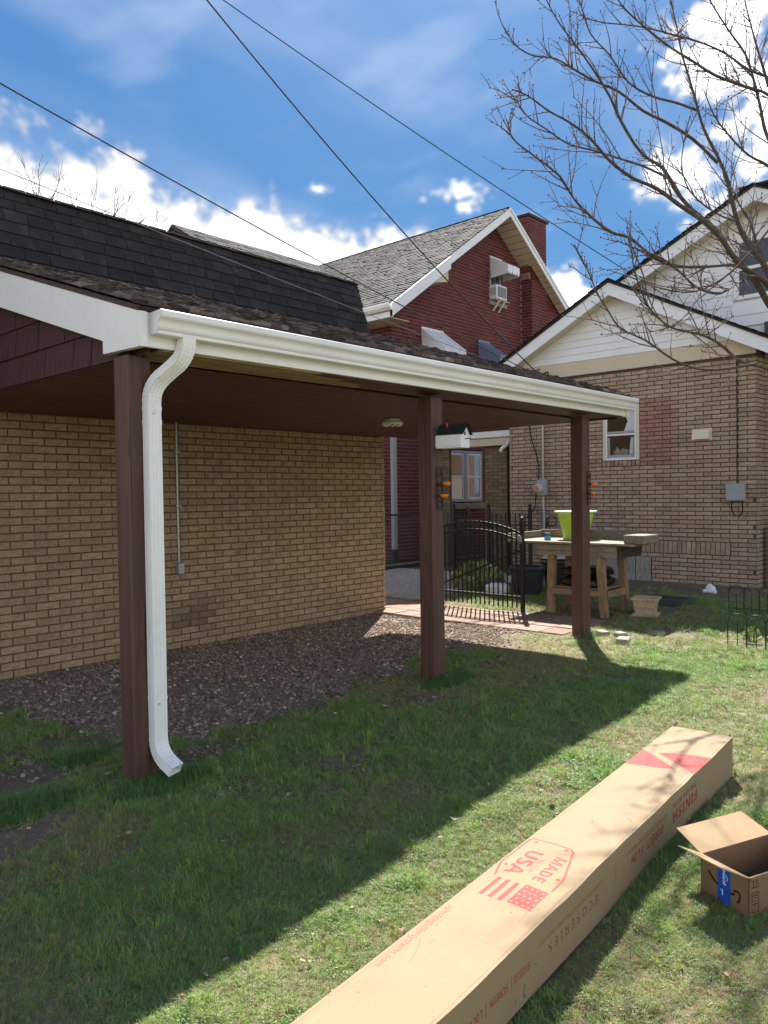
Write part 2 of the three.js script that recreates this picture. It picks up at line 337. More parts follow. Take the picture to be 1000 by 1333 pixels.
function bareAt(x, w) { let b = 0; for (const [a, c, p, q] of bareSpots) b = Math.max(b, 1 - Math.hypot((x - a) / p, (w - c) / q)); return sm(-0.05, 0.5, b + edgeN(x * 1.6, w * 1.6) * 1.1); }
const dryShadeAt = (x, w) => clamp(sm(0.44, 0.7, fbm(x * 1.1 + 3, w * 1.1 + 20, 4, 25)) * 0.8 + (Math.hypot((x - 1.5) / 0.55, (w - 3.55) / 0.3) < 1 ? 0.5 : 0) + 0.16 * sm(1.9, 2.4, w) * (1 - sm(4.5, 6, x)) + 0.35 * sm(5.5, 7.5, x) * sm(0.45, 0.6, fbm(x * 2.2, w * 2.2, 3, 27)));  // dry patches, plus a brown shade tone painted over the lawn in carport shadow
const insideHouse = (x, w) => (w > 6.88 && x < 7.55) || (x > 11.8 && w < 7.8) || (x > 11.5 && w > 10.2);
{
  const fine = []; for (let v = -4; v <= 18.001; v += 0.16) fine.push(v);
  const cs = [-400, -150, -60, -25, -12, -7, ...fine, 22, 30, 45, 80, 180, 400], n = cs.length, pos = [], uv = [], idx = [];
  for (const w of cs) for (const x of cs) { pos.push(x, (Math.abs(x) > 20 || Math.abs(w) > 20) ? 0 : gh(x, w), -w); uv.push((x + 4) / 22, (w + 4) / 22); }
  for (let j = 0; j + 1 < n; j++) for (let i = 0; i + 1 < n; i++) { const a = j * n + i, b = a + n; idx.push(a, a + 1, b, a + 1, b + 1, b); }
  const g = new THREE.BufferGeometry(); g.setAttribute('position', new THREE.Float32BufferAttribute(pos, 3)); g.setAttribute('uv', new THREE.Float32BufferAttribute(uv, 2)); g.setIndex(idx); g.computeVertexNormals();
  const S = 1536, d = new Uint8Array(S * S * 4);
  const sr = (v) => 255 * (v <= 0.0031308 ? v * 12.92 : 1.055 * Math.pow(v, 1 / 2.4) - 0.055);
  for (let j = 0; j < S; j++) for (let i = 0; i < S; i++) {
    const x = i / S * 22 - 4, w = j / S * 22 - 4, n1 = hash(i, j, 1), n2 = fbm(x * 9, w * 9, 3, 91), n3 = fbm(x * 1.7, w * 1.7, 3, 95);
    const k0 = 0.55 + 0.5 * n2 + 0.35 * (n1 - 0.5);
    let c = [0.14 * k0, 0.13 * k0, 0.05 * k0];                                  // thatch under the grass
    const dry = dryShadeAt(x, w) * 0.7; c = [mix(c[0], 0.20 * k0, dry), mix(c[1], 0.155 * k0, dry), mix(c[2], 0.085 * k0, dry)];
    const bare = bareAt(x, w); c = [mix(c[0], 0.16 * k0, bare), mix(c[1], 0.112 * k0, bare), mix(c[2], 0.075 * k0, bare)];
    const gr = gravelAt(x, w), kg = 0.6 + 0.8 * n1 * n1 + 0.3 * n3; c = [mix(c[0], 0.19 * kg, gr), mix(c[1], 0.142 * kg, gr), mix(c[2], 0.108 * kg, gr)];
    const dv = driveAt(x, w); c = [mix(c[0], 0.36 * kg, dv), mix(c[1], 0.32 * kg, dv), mix(c[2], 0.27 * kg, dv)];
    const k = (j * S + i) * 4; d[k] = sr(clamp(c[0])); d[k + 1] = sr(clamp(c[1])); d[k + 2] = sr(clamp(c[2])); d[k + 3] = 255;
  }
  const t = new THREE.DataTexture(d, S, S); t.colorSpace = THREE.SRGBColorSpace; t.magFilter = THREE.LinearFilter; t.minFilter = THREE.LinearMipmapLinearFilter; t.generateMipmaps = true; t.needsUpdate = true;
  structure('ground', g, mat(lin(1, 1, 1), { map: t, roughness: 0.97 }));
}

// ------------------------------------------------------------ helpers: shingles
function tabGeo(w, e, t, curl = 0) {
  const v = (x, y, z) => new THREE.Vector3(x, y, z), T = [], h = e * 1.16, q = (a, b, c, d) => T.push(a, b, c, a, c, d);
  const a = v(-w / 2, 0, t + curl), b = v(w / 2, 0, t - curl * 0.4), c = v(w / 2, h, 0.001), d = v(-w / 2, h, 0.001), a0 = v(-w / 2, 0.004, -0.004), b0 = v(w / 2, 0.004, -0.004);
  q(a, b, c, d); q(a0, b0, b, a); T.push(a0, a, d, b0, c, b);
  return uvBox(raw(T), 0, rr(0, 2), rr(0, 2));
}
// o: eave corner, u: along the eave, s: up the slope (unit vectors)
function shingles(parent, o, u, s, U, S, opt) {
  const n = u.clone().cross(s).normalize(), m0 = new THREE.Matrix4().makeBasis(u, s, n), { e, w, t = 0.006, jit = 0.15, mats, single, curl = 0, skip, gap = 0.004 } = opt;
  const rest = [], shared = {};
  for (let y = 0, r = 0; y < S - e * 0.3; y += e, r++) {
    for (let x = -(r % 2) * w * 0.5 - R() * w * 0.2; x < U;) {
      const ww = w * (1 + (R() - 0.5) * jit), x0 = Math.max(0, x), x1 = Math.min(U, x + ww - gap); x += ww;
      if (x1 - x0 < 0.03) continue;
      const cx = (x0 + x1) / 2; if (skip && skip(cx, y)) continue;
      const k = Math.floor(R() * mats.length), cu = curl * R() * R(), p = o.clone().addScaledVector(u, cx).addScaledVector(s, Math.min(y, S - e * 0.8) + (R() - 0.5) * e * 0.05);
      if (single) {
        const full = Math.abs(x1 - x0 - (w - 0.004)) < w * 0.12, key = full ? 'f' + (r % 5) : [(x1 - x0).toFixed(3)].join();
        const g = full ? (shared[key] || (shared[key] = tabGeo(w - 0.004, e, t))) : tabGeo(x1 - x0, e, t);
        const mm = obj('shingle', g, mats[k], parent); mm.applyMatrix4(m0.clone().setPosition(p)); if (full) mm.scale.x = (x1 - x0) / (w - 0.004);
      } else {
        const g = tabGeo(x1 - x0, e, t * (0.7 + R() * 0.7), cu); g.applyMatrix4(m0.clone().setPosition(p));
        const c = mats[k].color, nn = g.attributes.position.count, a = new Float32Array(nn * 3); for (let q = 0; q < nn; q++) { a[q * 3] = c.r; a[q * 3 + 1] = c.g; a[q * 3 + 2] = c.b; }
        g.setAttribute('color', new THREE.BufferAttribute(a, 3)); rest.push(g);
      }
    }
  }
  if (rest.length) { const mm = obj('shingle_courses', rest, opt.all, parent); mm.userData.kind = 'stuff'; }
}
const shingleMats = (list) => list.map((c) => mat(lin(...c), { map: mapGran, bumpMap: mapGran, bumpScale: 0.002, roughness: 0.93 }));
const shingleAll = mat(lin(1, 1, 1), { map: mapGran, bumpMap: mapGran, bumpScale: 0.002, roughness: 0.93, vertexColors: true });
const UX = V(1, 0, 0), UW = V(0, 0, 1), UY = V(0, 1, 0);

// ------------------------------------------------------------ the garage: tan brick under a dark mansard
{
  const g = thing('garage', 'tan brick garage with dark shingled mansard roof behind the carport', 'garage');
  const wall = obj('brick_wall', box(0.2, 7.515, -0.25, 3.62, 6.9, 10.8, 0.002), M.mortarTan, g);
  const tn = tones([[0.59, 0.415, 0.24], [0.565, 0.395, 0.23], [0.62, 0.445, 0.255], [0.545, 0.38, 0.225], [0.59, 0.41, 0.225], [0.52, 0.362, 0.22], [0.30, 0.20, 0.12], [0.42, 0.295, 0.175]]);
  const list = brickRows(1.6, 7.53, -0.06, 2.33, 0.21, 0.0696, 0.0135);
  layBricks(wall, list, faceFront(6.9), (b) => {
    const soot = Math.max(1 - Math.hypot((b.u - 4.65) / 0.35, (b.y - 0.36) / 0.3), 0.75 - Math.hypot((b.u - 4.35) / 0.6, (b.y - 0.25) / 0.25)) + (hash(Math.round(b.u * 99), Math.round(b.y * 99), 2) - 0.5) * 0.5;
    if (soot > 0.62) return 6; if (soot > 0.36) return 7;
    return Math.floor(Math.pow(hash(Math.round(b.u * 500), Math.round(b.y * 500), 12), 1.25) * 6);
  }, tn, allTone, { proud: 0.010, ch: 0.002, near: (v) => v.x > 2.55, chRest: true });
  // mansard: steep shingled face, flat behind
  const base = [7.15, 3.60], top = [7.42, 4.40];
  const mans = obj('mansard', prism([[7.12, 3.45], base, top, [10.9, 4.40], [10.9, 3.45]], 'x', 0.2, 7.60), M.deckEdge, g);
  const s = V(0, top[1] - base[1], top[0] - base[0]), S = s.length(); s.normalize();
  const dm = shingleMats([[0.062, 0.053, 0.050], [0.076, 0.065, 0.060], [0.048, 0.042, 0.040], [0.098, 0.082, 0.074], [0.066, 0.058, 0.056]]);
  shingles(mans, V(2.2, base[1], base[0]), UX, s, 5.41, S, { e: 0.128, w: 0.255, t: 0.015, gap: 0.009, mats: dm, single: true, jit: 0.35 });
  shingles(mans, V(0.2, base[1], base[0]), UX, s, 2.0, S, { e: 0.128, w: 0.255, t: 0.009, mats: dm, all: shingleAll });
  const cap = []; for (let x = 0.2; x < 7.6; x += 0.3) cap.push(beam(V(x, 4.408 + R() * 0.006, 7.43), V(Math.min(x + 0.297, 7.62), 4.402, 7.43), 0.012, 0.10, 0.003));
  obj('ridge_cap', cap, dm[2], g);
}
// ------------------------------------------------------------ conduit and outlet box on the garage wall
{
  const c = thing('wall_conduit', 'thin grey conduit running down the tan garage wall to a box', 'conduit');
  obj('pipe', tube([V(4.40, 2.33, 6.876), V(4.40, 1.6, 6.876), V(4.405, 0.88, 6.876)], 0.013, 10, 8), M.steel, c);
  const b = obj('outlet_box', [box(4.368, 4.442, 0.765, 0.885, 6.84, 6.889, 0.006)], M.greyDull, c);
  obj('cover', [box(4.374, 4.436, 0.771, 0.879, 6.832, 6.839, 0.003)], M.steel, b);
  for (const y of [1.45, 2.0]) obj('strap', [box(4.375, 4.43, y, y + 0.02, 6.862, 6.889, 0.002)], M.steel, c);
}
// ------------------------------------------------------------ the carport
const carport = thing('carport', 'dark red carport with white gutter and brown shingled roof', 'carport');
const rakeTop = (w) => 2.534 + 0.319 * (w - 3.72);
{
  const c = carport;
  // posts
  for (const [x, w] of [[2.268, 3.975], [4.925, 3.99], [7.415, 3.99]]) {
    const p = obj('post', box(x - 0.073, x + 0.073, gh(x, w) - 0.25, 2.335, w - 0.073, w + 0.073, 0.007, 1), M.post, c);
    uvBox(p.geometry, 1, 0.35, [0.1, 4.3, 8.05][[2.268, 4.925, 7.415].indexOf(x)]);
  }
  // ceiling boards run along the carport
  const tints = [1, 0.86, 1.12, 0.94, 1.06].map((k) => wood(lin(0.175 * k, 0.058 * k, 0.040 * k), { roughness: 0.5 }));
  for (let w = 4.145, i = 0; w < 6.87; w += 0.0945, i++) obj('ceiling_board', box(2.315, 7.955, 2.335 - 0.03 * sm(5.5, 6.9, w), 2.352, w, Math.min(w + 0.0915, 6.885), 0.004), tints[i % 5], c);
  obj('ceiling_backing', [box(2.32, 7.95, 2.38, 2.392, 3.84, 6.88, 0.002)], M.maroon, c);
  // strip under the eave: new unpainted boards first, painted ones after
  for (let w = 3.80, i = 0; w < 4.10; w += 0.085, i++) {
    const xe = [3.55, 3.85, 4.12, 4.2][i];
    obj('eave_board', box(2.36, xe, 2.356, 2.374, w, w + 0.082, 0.002), M.rawWood, c);
    obj('eave_board', box(xe + 0.004, 8.0, 2.356, 2.374, w, w + 0.082, 0.003), tints[i], c);
  }
  obj('roof_deck', [prism([[3.77, 2.552], [7.16, rakeTop(7.16) + 0.002], [7.16, rakeTop(7.16) + 0.028], [3.735, 2.568]], 'x', 2.185, 8.05)], M.deckEdge, c);
  // back of the eave: closed box behind the fascia
  obj('eave_backing', [box(2.33, 8.0, 2.376, 2.55, 3.80, 3.83, 0.002)], M.maroon, c);
  obj('fascia', [box(2.232, 8.055, 2.364, 2.55, 3.772, 3.797, 0.003)], M.white, c);
  const ga = [[3.770, 2.546], [3.770, 2.428], [3.702, 2.428], [3.700, 2.432], [3.700, 2.446], [3.691, 2.455], [3.686, 2.466], [3.684, 2.480], [3.681, 2.491], [3.673, 2.502], [3.662, 2.510], [3.656, 2.518], [3.655, 2.526], [3.655, 2.548], [3.658, 2.551], [3.673, 2.551]];
  const gb = [[3.673, 2.549], [3.659, 2.548], [3.657, 2.545], [3.657, 2.526], [3.659, 2.519], [3.664, 2.512], [3.675, 2.504], [3.683, 2.492], [3.686, 2.480], [3.688, 2.467], [3.693, 2.457], [3.702, 2.447], [3.702, 2.434], [3.704, 2.430], [3.768, 2.430], [3.768, 2.546]];
  const gutter = obj('gutter', prism([...ga, ...gb], 'x', 2.262, 8.115), M.white, c);
  for (const x of [2.260, 8.113]) obj('end_cap', prism(ga.slice(0, 15), 'x', x, x + 0.004), M.white, gutter);
  obj('seam', prism(ga.slice(1, 14).concat(ga.slice(1, 14).reverse().map(([w, y]) => [w - 0.0014, y - 0.0012])), 'x', 5.42, 5.428), M.white, gutter);
  for (let x = 2.5; x < 8; x += 0.62) obj('hidden_hanger', [box(x, x + 0.02, 2.536, 2.539, 3.674, 3.77, 0.001)], M.steel, gutter);
  // rake boards and shingled gable ends
  for (const [x0, x1] of [[2.19, 2.228], [8.012, 8.05]]) obj('rake_board', prism([[3.742, 2.541], [7.14, rakeTop(7.14) - 0.002], [7.14, 3.10], [6.3, 3.10], [4.152, 2.441], [4.152, 2.367], [3.742, 2.358]], 'x', x0, x1), M.white, c);
  obj('corner_trim', [box(2.186, 2.232, 2.36, 2.548, 3.752, 3.7705, 0.002)], M.white, c);
  for (const near of [1, 0]) {
    const xa = near ? 2.29 : 7.96;
    const gable = obj(near ? 'gable_backing' : 'far_gable', prism([[3.85, 2.338], [6.89, 2.338], [6.89, rakeTop(6.89) - 0.03], [3.85, rakeTop(3.85) - 0.03]], 'x', xa, xa + 0.02), M.maroon, c);
    if (!near) continue;
    for (let y = 2.345, row = 0; y < 3.3; y += 0.192, row++) for (let w = 4.0 + (row % 2) * 0.16; w < 6.88;) {
      const ww = rr(0.22, 0.46), w1 = Math.min(w + ww, 6.885), yt = y + 0.215, lim = (q) => rakeTop(q) - 0.04;
      if (lim(w1) > y + 0.02) {
        const a = Math.min(yt, lim(w)), b = Math.min(yt, lim(w1)), t = 0.018 + R() * 0.006;
        if (a > y + 0.01) {
          const G = raw([]), P = (q, yy, x) => V(x, yy, q), A = [P(w, y, xa - t), P(w1 - 0.006, y, xa - t), P(w1 - 0.006, b, xa - 0.003), P(w, a, xa - 0.003)], Bk = [P(w, y, xa), P(w1 - 0.006, y, xa), P(w1 - 0.006, b, xa), P(w, a, xa)];
          const T = []; const q4 = (p, q, r, s) => T.push(p, q, r, p, r, s); q4(...A); for (let i = 0; i < 4; i++) { const j = (i + 1) % 4; q4(A[i], Bk[i], Bk[j], A[j]); }
          obj('shake', uvBox(raw(T), 1, rr(0, 3), rr(0, 3)), M.shake, gable);
        }
      }
      w = w1 + 0.002; if (w1 >= 6.88) break;
    }
  }
  // roof shingles: old, curled, brown and lilac
  const s = V(0, 0.319, 1).normalize(), bm = shingleMats([[0.26, 0.20, 0.18], [0.15, 0.112, 0.105], [0.38, 0.30, 0.26], [0.21, 0.16, 0.15], [0.09, 0.066, 0.062], [0.50, 0.42, 0.36]]);
  obj('drip_course', prism([[3.715, 2.571], [3.80, 2.597], [3.80, 2.604], [3.715, 2.578]], 'x', 2.175, 8.06), bm[4], c);
  shingles(c, V(2.172, 2.580, 3.718), UX, s, 5.892, 3.58, { e: 0.115, w: 0.10, t: 0.020, curl: 0.030, mats: bm, all: shingleAll, jit: 1.1 });
}
// downspout: ribbed sheet-metal pipe with crimped elbows
{
  const path = [], add = (x, y, w) => path.push(V(x, y, w));
  const key = [V(2.462, 2.44, 3.728), V(2.462, 2.335, 3.728), V(2.322, 2.165, 3.868), V(2.322, 0.115, 3.868), V(2.352, 0.040, 3.742)];
  const fil = [0, 0.085, 0.085, 0.09, 0];
  const pts = [], crimp = [];
  for (let i = 0; i < key.length; i++) {
    if (!fil[i]) { pts.push(key[i].clone()); crimp.push(0); continue; }
    const a = key[i].clone().add(key[i - 1].clone().sub(key[i]).setLength(fil[i])), b = key[i].clone().add(key[i + 1].clone().sub(key[i]).setLength(fil[i]));
    if (i === 3) for (let k = 1; k < 6; k++) { pts.push(pts[pts.length - 1].clone().lerp(a, 0.3)); crimp.push(0); }
    for (let k = 0; k <= 14; k++) { const t = k / 14; pts.push(a.clone().multiplyScalar((1 - t) * (1 - t)).addScaledVector(key[i], 2 * t * (1 - t)).addScaledVector(b, t * t)); crimp.push(k % 2 ? 1 : -1); }
  }
  const prof = []; const hw = 0.042, hd = 0.030;
  const side = (x0, y0, x1, y1, ribs, nx, ny) => { const n = ribs * 4; for (let i = 0; i < n; i++) { const t = i / n, r = ribs > 1 ? (i % 4 === 2 ? -0.0020 : i % 4 === 0 ? 0 : -0.0008) : 0; prof.push([x0 + (x1 - x0) * t + nx * r, y0 + (y1 - y0) * t + ny * r]); } };
  side(-hw, -hd, hw, -hd, 4, 0, -1); side(hw, -hd, hw, hd, 3, 1, 0); side(hw, hd, -hw, hd, 4, 0, 1); side(-hw, hd, -hw, -hd, 3, -1, 0);
  const sweep = (P, Cr, grow = 0) => {
    const T = [], rings = P.map((p, i) => {
      const t = P[Math.min(i + 1, P.length - 1)].clone().sub(P[Math.max(i - 1, 0)]).normalize();
      const n1 = UX.clone().addScaledVector(t, -UX.dot(t)).normalize(), n2 = t.clone().cross(n1).normalize();
      const k = 1 + (Cr[i] || 0) * 0.020 + grow;
      return prof.map(([a, b]) => p.clone().addScaledVector(n1, a * k).addScaledVector(n2, b * k));
    });
    for (let i = 0; i + 1 < rings.length; i++) for (let j = 0; j < prof.length; j++) { const k = (j + 1) % prof.length; T.push(rings[i][j], rings[i][k], rings[i + 1][k], rings[i][j], rings[i + 1][k], rings[i + 1][j]); }
    return raw(T);
  };
  const d = obj('downspout', sweep(pts, crimp), M.white, carport);
  for (const y of [2.055, 0.44]) { obj('joint', sweep([V(2.322, y, 3.868), V(2.322, y - 0.022, 3.868)], [], 0.035), M.white, d); obj('screw', [cyl(0.0045, 0.0045, 0.006, 8, 0, 0, 0).rotateX(Math.PI / 2).translate(2.315, y - 0.04, -3.835)], M.steel, d); }
  obj('strap', sweep([V(2.322, 1.98, 3.868), V(2.322, 1.955, 3.868)], [], 0.03), M.white, d);
}
// ceiling lamp, bird house, feeders
{
  const l = thing('ceiling_lamp', 'cream round ceiling lamp under the carport', 'lamp');
  obj('base', [lathe([[0, 0], [0.08, 0], [0.084, -0.012], [0.08, -0.03], [0.072, -0.034]], 24, 6.03, 2.334, 5.39)], M.white, l);
  const sh = obj('shade', [lathe([[0.078, -0.018], [0.105, -0.03], [0.112, -0.05], [0.106, -0.062], [0.10, -0.058], [0.095, -0.036], [0.072, -0.03]], 28, 6.03, 2.334, 5.39)], M.white, l);
  for (let k = 0; k < 9; k++) { const a = k / 9 * Math.PI * 2; obj('scallop', [new THREE.SphereGeometry(0.02, 8, 6).scale(1, 0.7, 1).translate(6.03 + Math.cos(a) * 0.085, 2.334 - 0.064, -5.39 + Math.sin(a) * 0.085)], M.white, sh); }

  const b = thing('birdhouse', 'white birdhouse with dark green shingled roof hanging from the carport', 'birdhouse');
  const body = new THREE.Group(); body.name = 'house'; b.add(body); body.position.copy(V(4.985, 1.925, 3.81)); body.rotation.y = -1.47;
  const bw = M.white; const L = 0.235, D = 0.135, H = 0.10;
  obj('side_wall', [chBox(L, H, 0.012, 0.002).translate(0, H / 2, D / 2), chBox(L, H, 0.012, 0.002).translate(0, H / 2, -D / 2), chBox(L, 0.012, D, 0.002).translate(0, -0.006, 0)], bw, body);
  for (const s of [1, -1]) {
    const sh = new THREE.Shape([[-D / 2, 0], [D / 2, 0], [D / 2, H], [0.022, H + 0.062], [-0.022, H + 0.062], [-D / 2, H]].map((p) => new THREE.Vector2(...p)));
    if (s > 0) { const hole = new THREE.Path(); hole.absarc(0, 0.102, 0.018, 0, Math.PI * 2); sh.holes.push(hole); }
    obj('end_wall', new THREE.ExtrudeGeometry(sh, { depth: 0.012, bevelEnabled: false, curveSegments: 16 }).rotateY(Math.PI / 2).translate(s > 0 ? L / 2 - 0.012 : -L / 2, 0, 0), bw, body);
  }
  obj('perch', [new THREE.CylinderGeometry(0.004, 0.004, 0.055, 8).rotateZ(Math.PI / 2).translate(L / 2 + 0.025, 0.06, 0)], M.dark, body);
  const gm = [mat(lin(0.020, 0.032, 0.026), { map: mapGran }), mat(lin(0.030, 0.045, 0.036), { map: mapGran }), mat(lin(0.014, 0.022, 0.020), { map: mapGran })];
  for (const s of [1, -1]) {
    const roof = new THREE.Group(); roof.name = 'roof_slope'; body.add(roof); roof.position.set(0, H + 0.074, 0); roof.rotation.x = s > 0 ? 0.86 : Math.PI - 0.86;
    for (let r = 0; r < 3; r++) for (let k = 0; k < 6; k++) obj('shingle', chBox(0.046, 0.007, 0.044, 0.002).translate(-0.122 + k * 0.0485 + (r % 2) * 0.006, (s > 0 ? 1 : -1) * (0.012 - r * 0.004), 0.018 + r * 0.036), gm[(k + r * 2) % 3], roof);
  }
  obj('red_ornament', [new THREE.ConeGeometry(0.016, 0.06, 8).scale(1, 1, 0.5).rotateX(Math.PI).translate(-0.03, H + 0.062, 0.035)], mat(lin(0.45, 0.02, 0.06), { roughness: 0.5 }), body);
  obj('hanging_cord', [tube([V(4.99, 2.335, 3.99), V(4.99, 2.2, 3.91), V(4.99, 2.105, 3.82)], 0.0025, 8, 5)], M.cable, b);
  obj('ring', [new THREE.TorusGeometry(0.012, 0.0025, 6, 14).translate(4.99, 2.098, -3.82)], M.cable, b);

  const feeder = (x, w, label) => {
    const f = thing('oriole_feeder', label, 'bird feeder', 'scrolled iron feeders on the carport posts');
    const z = w, fr = [];
    for (const dx of [-0.034, 0.034]) fr.push(beam(V(x + dx, 1.42, z), V(x + dx, 1.76, z), 0.007, 0.006, 0.001, UX));
    obj('frame', [...fr, beam(V(x - 0.037, 1.42, z), V(x + 0.037, 1.42, z), 0.006, 0.006, 0.001), beam(V(x - 0.037, 1.76, z), V(x + 0.037, 1.76, z), 0.006, 0.006, 0.001)], M.iron, f);
    for (let k = 0; k < 4; k++) { const y = 1.465 + k * 0.084; obj('scroll', [new THREE.TorusGeometry(0.024, 0.0032, 5, 14, Math.PI * 1.5).rotateZ(k).translate(x, y, -z)], M.iron, f); }
    for (const [dx, y] of [[0.02, 1.628], [-0.01, 1.532]]) {
      const cup = obj('orange_cup', [lathe([[0, -0.016], [0.022, -0.016], [0.034, 0.004], [0.036, 0.012], [0.033, 0.012], [0.020, -0.010], [0, -0.010]], 18, x + dx, y, z - 0.052)], mat(lin(0.75, 0.22, 0.02), { roughness: 0.4 }), f);
      obj('arm', [tube([V(x + dx * 0.6, y + 0.002, z - 0.002), V(x + dx, y - 0.016, z - 0.03), V(x + dx, y - 0.017, z - 0.055)], 0.003, 6, 5)], M.iron, cup);
    }
    return f;
  };
  feeder(4.94, 3.908, 'black scrolled feeder with two orange cups on the middle carport post');
  feeder(7.45, 3.908, 'black scrolled feeder with two orange cups on the far carport post near the workbench');
}

// ------------------------------------------------------------ the red brick house
{
  const h = thing('red_brick_house', 'dark red brick house with grey shingled gable roof and white trim', 'house');
  const WF = 10.4, X0 = 11.62, XR = 15.20, X1 = 18.78, SL = 0.69, yE = 5.42, roofY = (x) => 8.07 - SL * Math.abs(x - XR);
  const under = (x) => roofY(x) - 0.16;
  const tn = tones([[0.21, 0.033, 0.032], [0.18, 0.029, 0.029], [0.25, 0.044, 0.039], [0.15, 0.025, 0.027], [0.23, 0.038, 0.032]]);
  const gablePts = [[X0, -0.1], [X1, -0.1], [X1, under(X1)], [XR, under(XR)], [X0, under(X0)]];
  const holes = [[13.40, 14.68, 1.33, 2.52], [15.10, 15.54, 6.02, 6.86], [12.62, 13.24, 3.4, 4.9], [14.62, 15.02, 3.4, 4.9]];
  const wall = obj('front_wall', slab(gablePts, holes, 'w', WF, WF + 0.25), M.mortarRed, h);
  obj('back_wall', prism(gablePts, 'w', 18.2, 18.5), M.mortarRed, h);
  obj('right_wall', box(X1 - 0.25, X1 - 0.004, -0.1, under(X1), WF + 0.26, 18.19, 0.001), M.mortarRed, h);
  const clipG = (y, t) => { const k = (under(XR) - 0.02 - t) / SL; return [Math.max(X0, XR - k), Math.min(X1, XR + k)]; };
  const list = brickRows(X0, X1, 0.02, 8.2, 0.222, 0.0735, 0.0145, holes, clipG).filter((b) => !(b.u > 16.48 && b.u < 17.75 && b.y < 7.2));
  layBricks(wall, list, faceFront(WF), () => Math.floor(R() * 5), tn, allTone, { proud: 0.007, ch: 0, single: 300, near: (v) => v.x < 13 });
  const sw = obj('side_wall', box(X0 - 0.005, X0 + 0.05, -0.1, yE - 0.1, 10.41, 18.4, 0.001), M.mortarRed, h);
  layBricks(sw, brickRows(10.4, 13.2, 0.02, 5.3, 0.222, 0.0735, 0.0145, [[10.62, 10.8, 3.95, 4.6]], null, 1), faceSide(X0 - 0.005), () => Math.floor(R() * 5), tn, allTone, { proud: 0.007, ch: 0, single: 0 });
  // chimney breast and stack
  const ch = obj('chimney', [box(16.48, 17.75, -0.1, 6.1, WF - 0.27, WF, 0.001), box(16.48, 17.2, 6.1, 6.72, WF - 0.27, WF, 0.001), box(16.40, 17.22, 6.73, 8.24, WF - 0.24, WF + 0.55, 0.001)], M.mortarRed, h);
  layBricks(ch, brickRows(16.48, 17.75, 0.02, 7.02, 0.222, 0.0735, 0.0145, [], (y, t) => [16.48, Math.min(17.75, XR + (under(XR) - t) / SL)]), faceFront(WF - 0.27), () => Math.floor(R() * 5), tn, allTone, { proud: 0.007, ch: 0, single: 0 });
  layBricks(ch, brickRows(WF - 0.27, WF, 0.02, 6.95, 0.222, 0.0735, 0.0145), faceSide(16.48), () => Math.floor(R() * 5), tn, allTone, { proud: 0.006, ch: 0, single: 0 });
  layBricks(ch, brickRows(16.40, 17.22, 6.9, 8.24, 0.222, 0.0735, 0.0145), faceFront(WF - 0.24), () => Math.floor(R() * 5), tn, allTone, { proud: 0.007, ch: 0, single: 0 });
  layBricks(ch, brickRows(WF - 0.24, WF + 0.55, 6.9, 8.24, 0.222, 0.0735, 0.0145), faceSide(16.40), () => Math.floor(R() * 5), tn, allTone, { proud: 0.006, ch: 0, single: 0 });
  obj('chimney_cap', [box(16.34, 17.28, 8.245, 8.32, WF - 0.30, WF + 0.61, 0.012)], mat(lin(0.09, 0.05, 0.045), { map: mapGrit }), h);
  // roof
  const gm = shingleMats([[0.150, 0.142, 0.138], [0.125, 0.118, 0.115], [0.180, 0.170, 0.163], [0.135, 0.126, 0.12], [0.105, 0.10, 0.10], [0.215, 0.205, 0.20]]);
  const WN = 9.90, OX = 0.60;                      // rake overhang, eave overhang
  const roof = obj('roof', [prism([[X0 - OX, roofY(X0 - OX) - 0.05], [XR, roofY(XR) - 0.05], [X1 + OX, roofY(X1 + OX) - 0.05], [X1 + OX, roofY(X1 + OX) - 0.01], [XR, roofY(XR) - 0.01], [X0 - OX, roofY(X0 - OX) - 0.01]], 'w', WN, 18.8)], M.deckEdge, h);
  const sl = V(1, SL, 0).normalize(), len = Math.hypot(XR - X0 + OX, SL * (XR - X0 + OX));
  shingles(roof, V(X0 - OX - 0.03, roofY(X0 - OX) - 0.022, 16.4), V(0, 0, -1), sl, 16.4 - WN + 0.02, len, { e: 0.128, w: 0.26, t: 0.014, curl: 0.012, mats: gm, all: shingleAll, jit: 0.6 });
  obj('ridge_cap', Array.from({ length: 24 }, (_, i) => beam(V(XR, roofY(XR) + 0.004 + R() * 0.004, WN + i * 0.28), V(XR, roofY(XR) + 0.0, WN + 0.285 + i * 0.28), 0.012, 0.09, 0.004)), gm[2], roof);
  // rake fascia: upper run, wider lower run on the left; long right run
  const run = (xa, xb, d, w0, w1, dy = 0) => prism([[xa, roofY(xa) - 0.012 + dy], [xb, roofY(xb) - 0.012 + dy], [xb, roofY(xb) - d + dy], [xa, roofY(xa) - d + dy]], 'w', w0, w1);
  const xb = 12.82;
  obj('rake_fascia', [run(xb, XR, 0.20, WN - 0.025, WN)], M.white, roof);
  obj('rake_fascia', [run(X0 - OX, xb + 0.02, 0.26, WN - 0.10, WN - 0.027)], M.white, roof);
  obj('rake_fascia', [run(XR, X1 + OX, 0.20, WN - 0.025, WN)], M.white, roof);
  obj('rake_trim', [run(XR, X1 + OX, 0.075, WN - 0.045, WN - 0.026)], M.white, roof);
  obj('rake_return', [prism([[xb - 0.5, roofY(xb - 0.5) - 0.27], [xb + 0.03, roofY(xb) - 0.25], [xb + 0.03, roofY(xb) - 0.50]], 'w', WN - 0.02, WF - 0.01)], M.beige, roof);
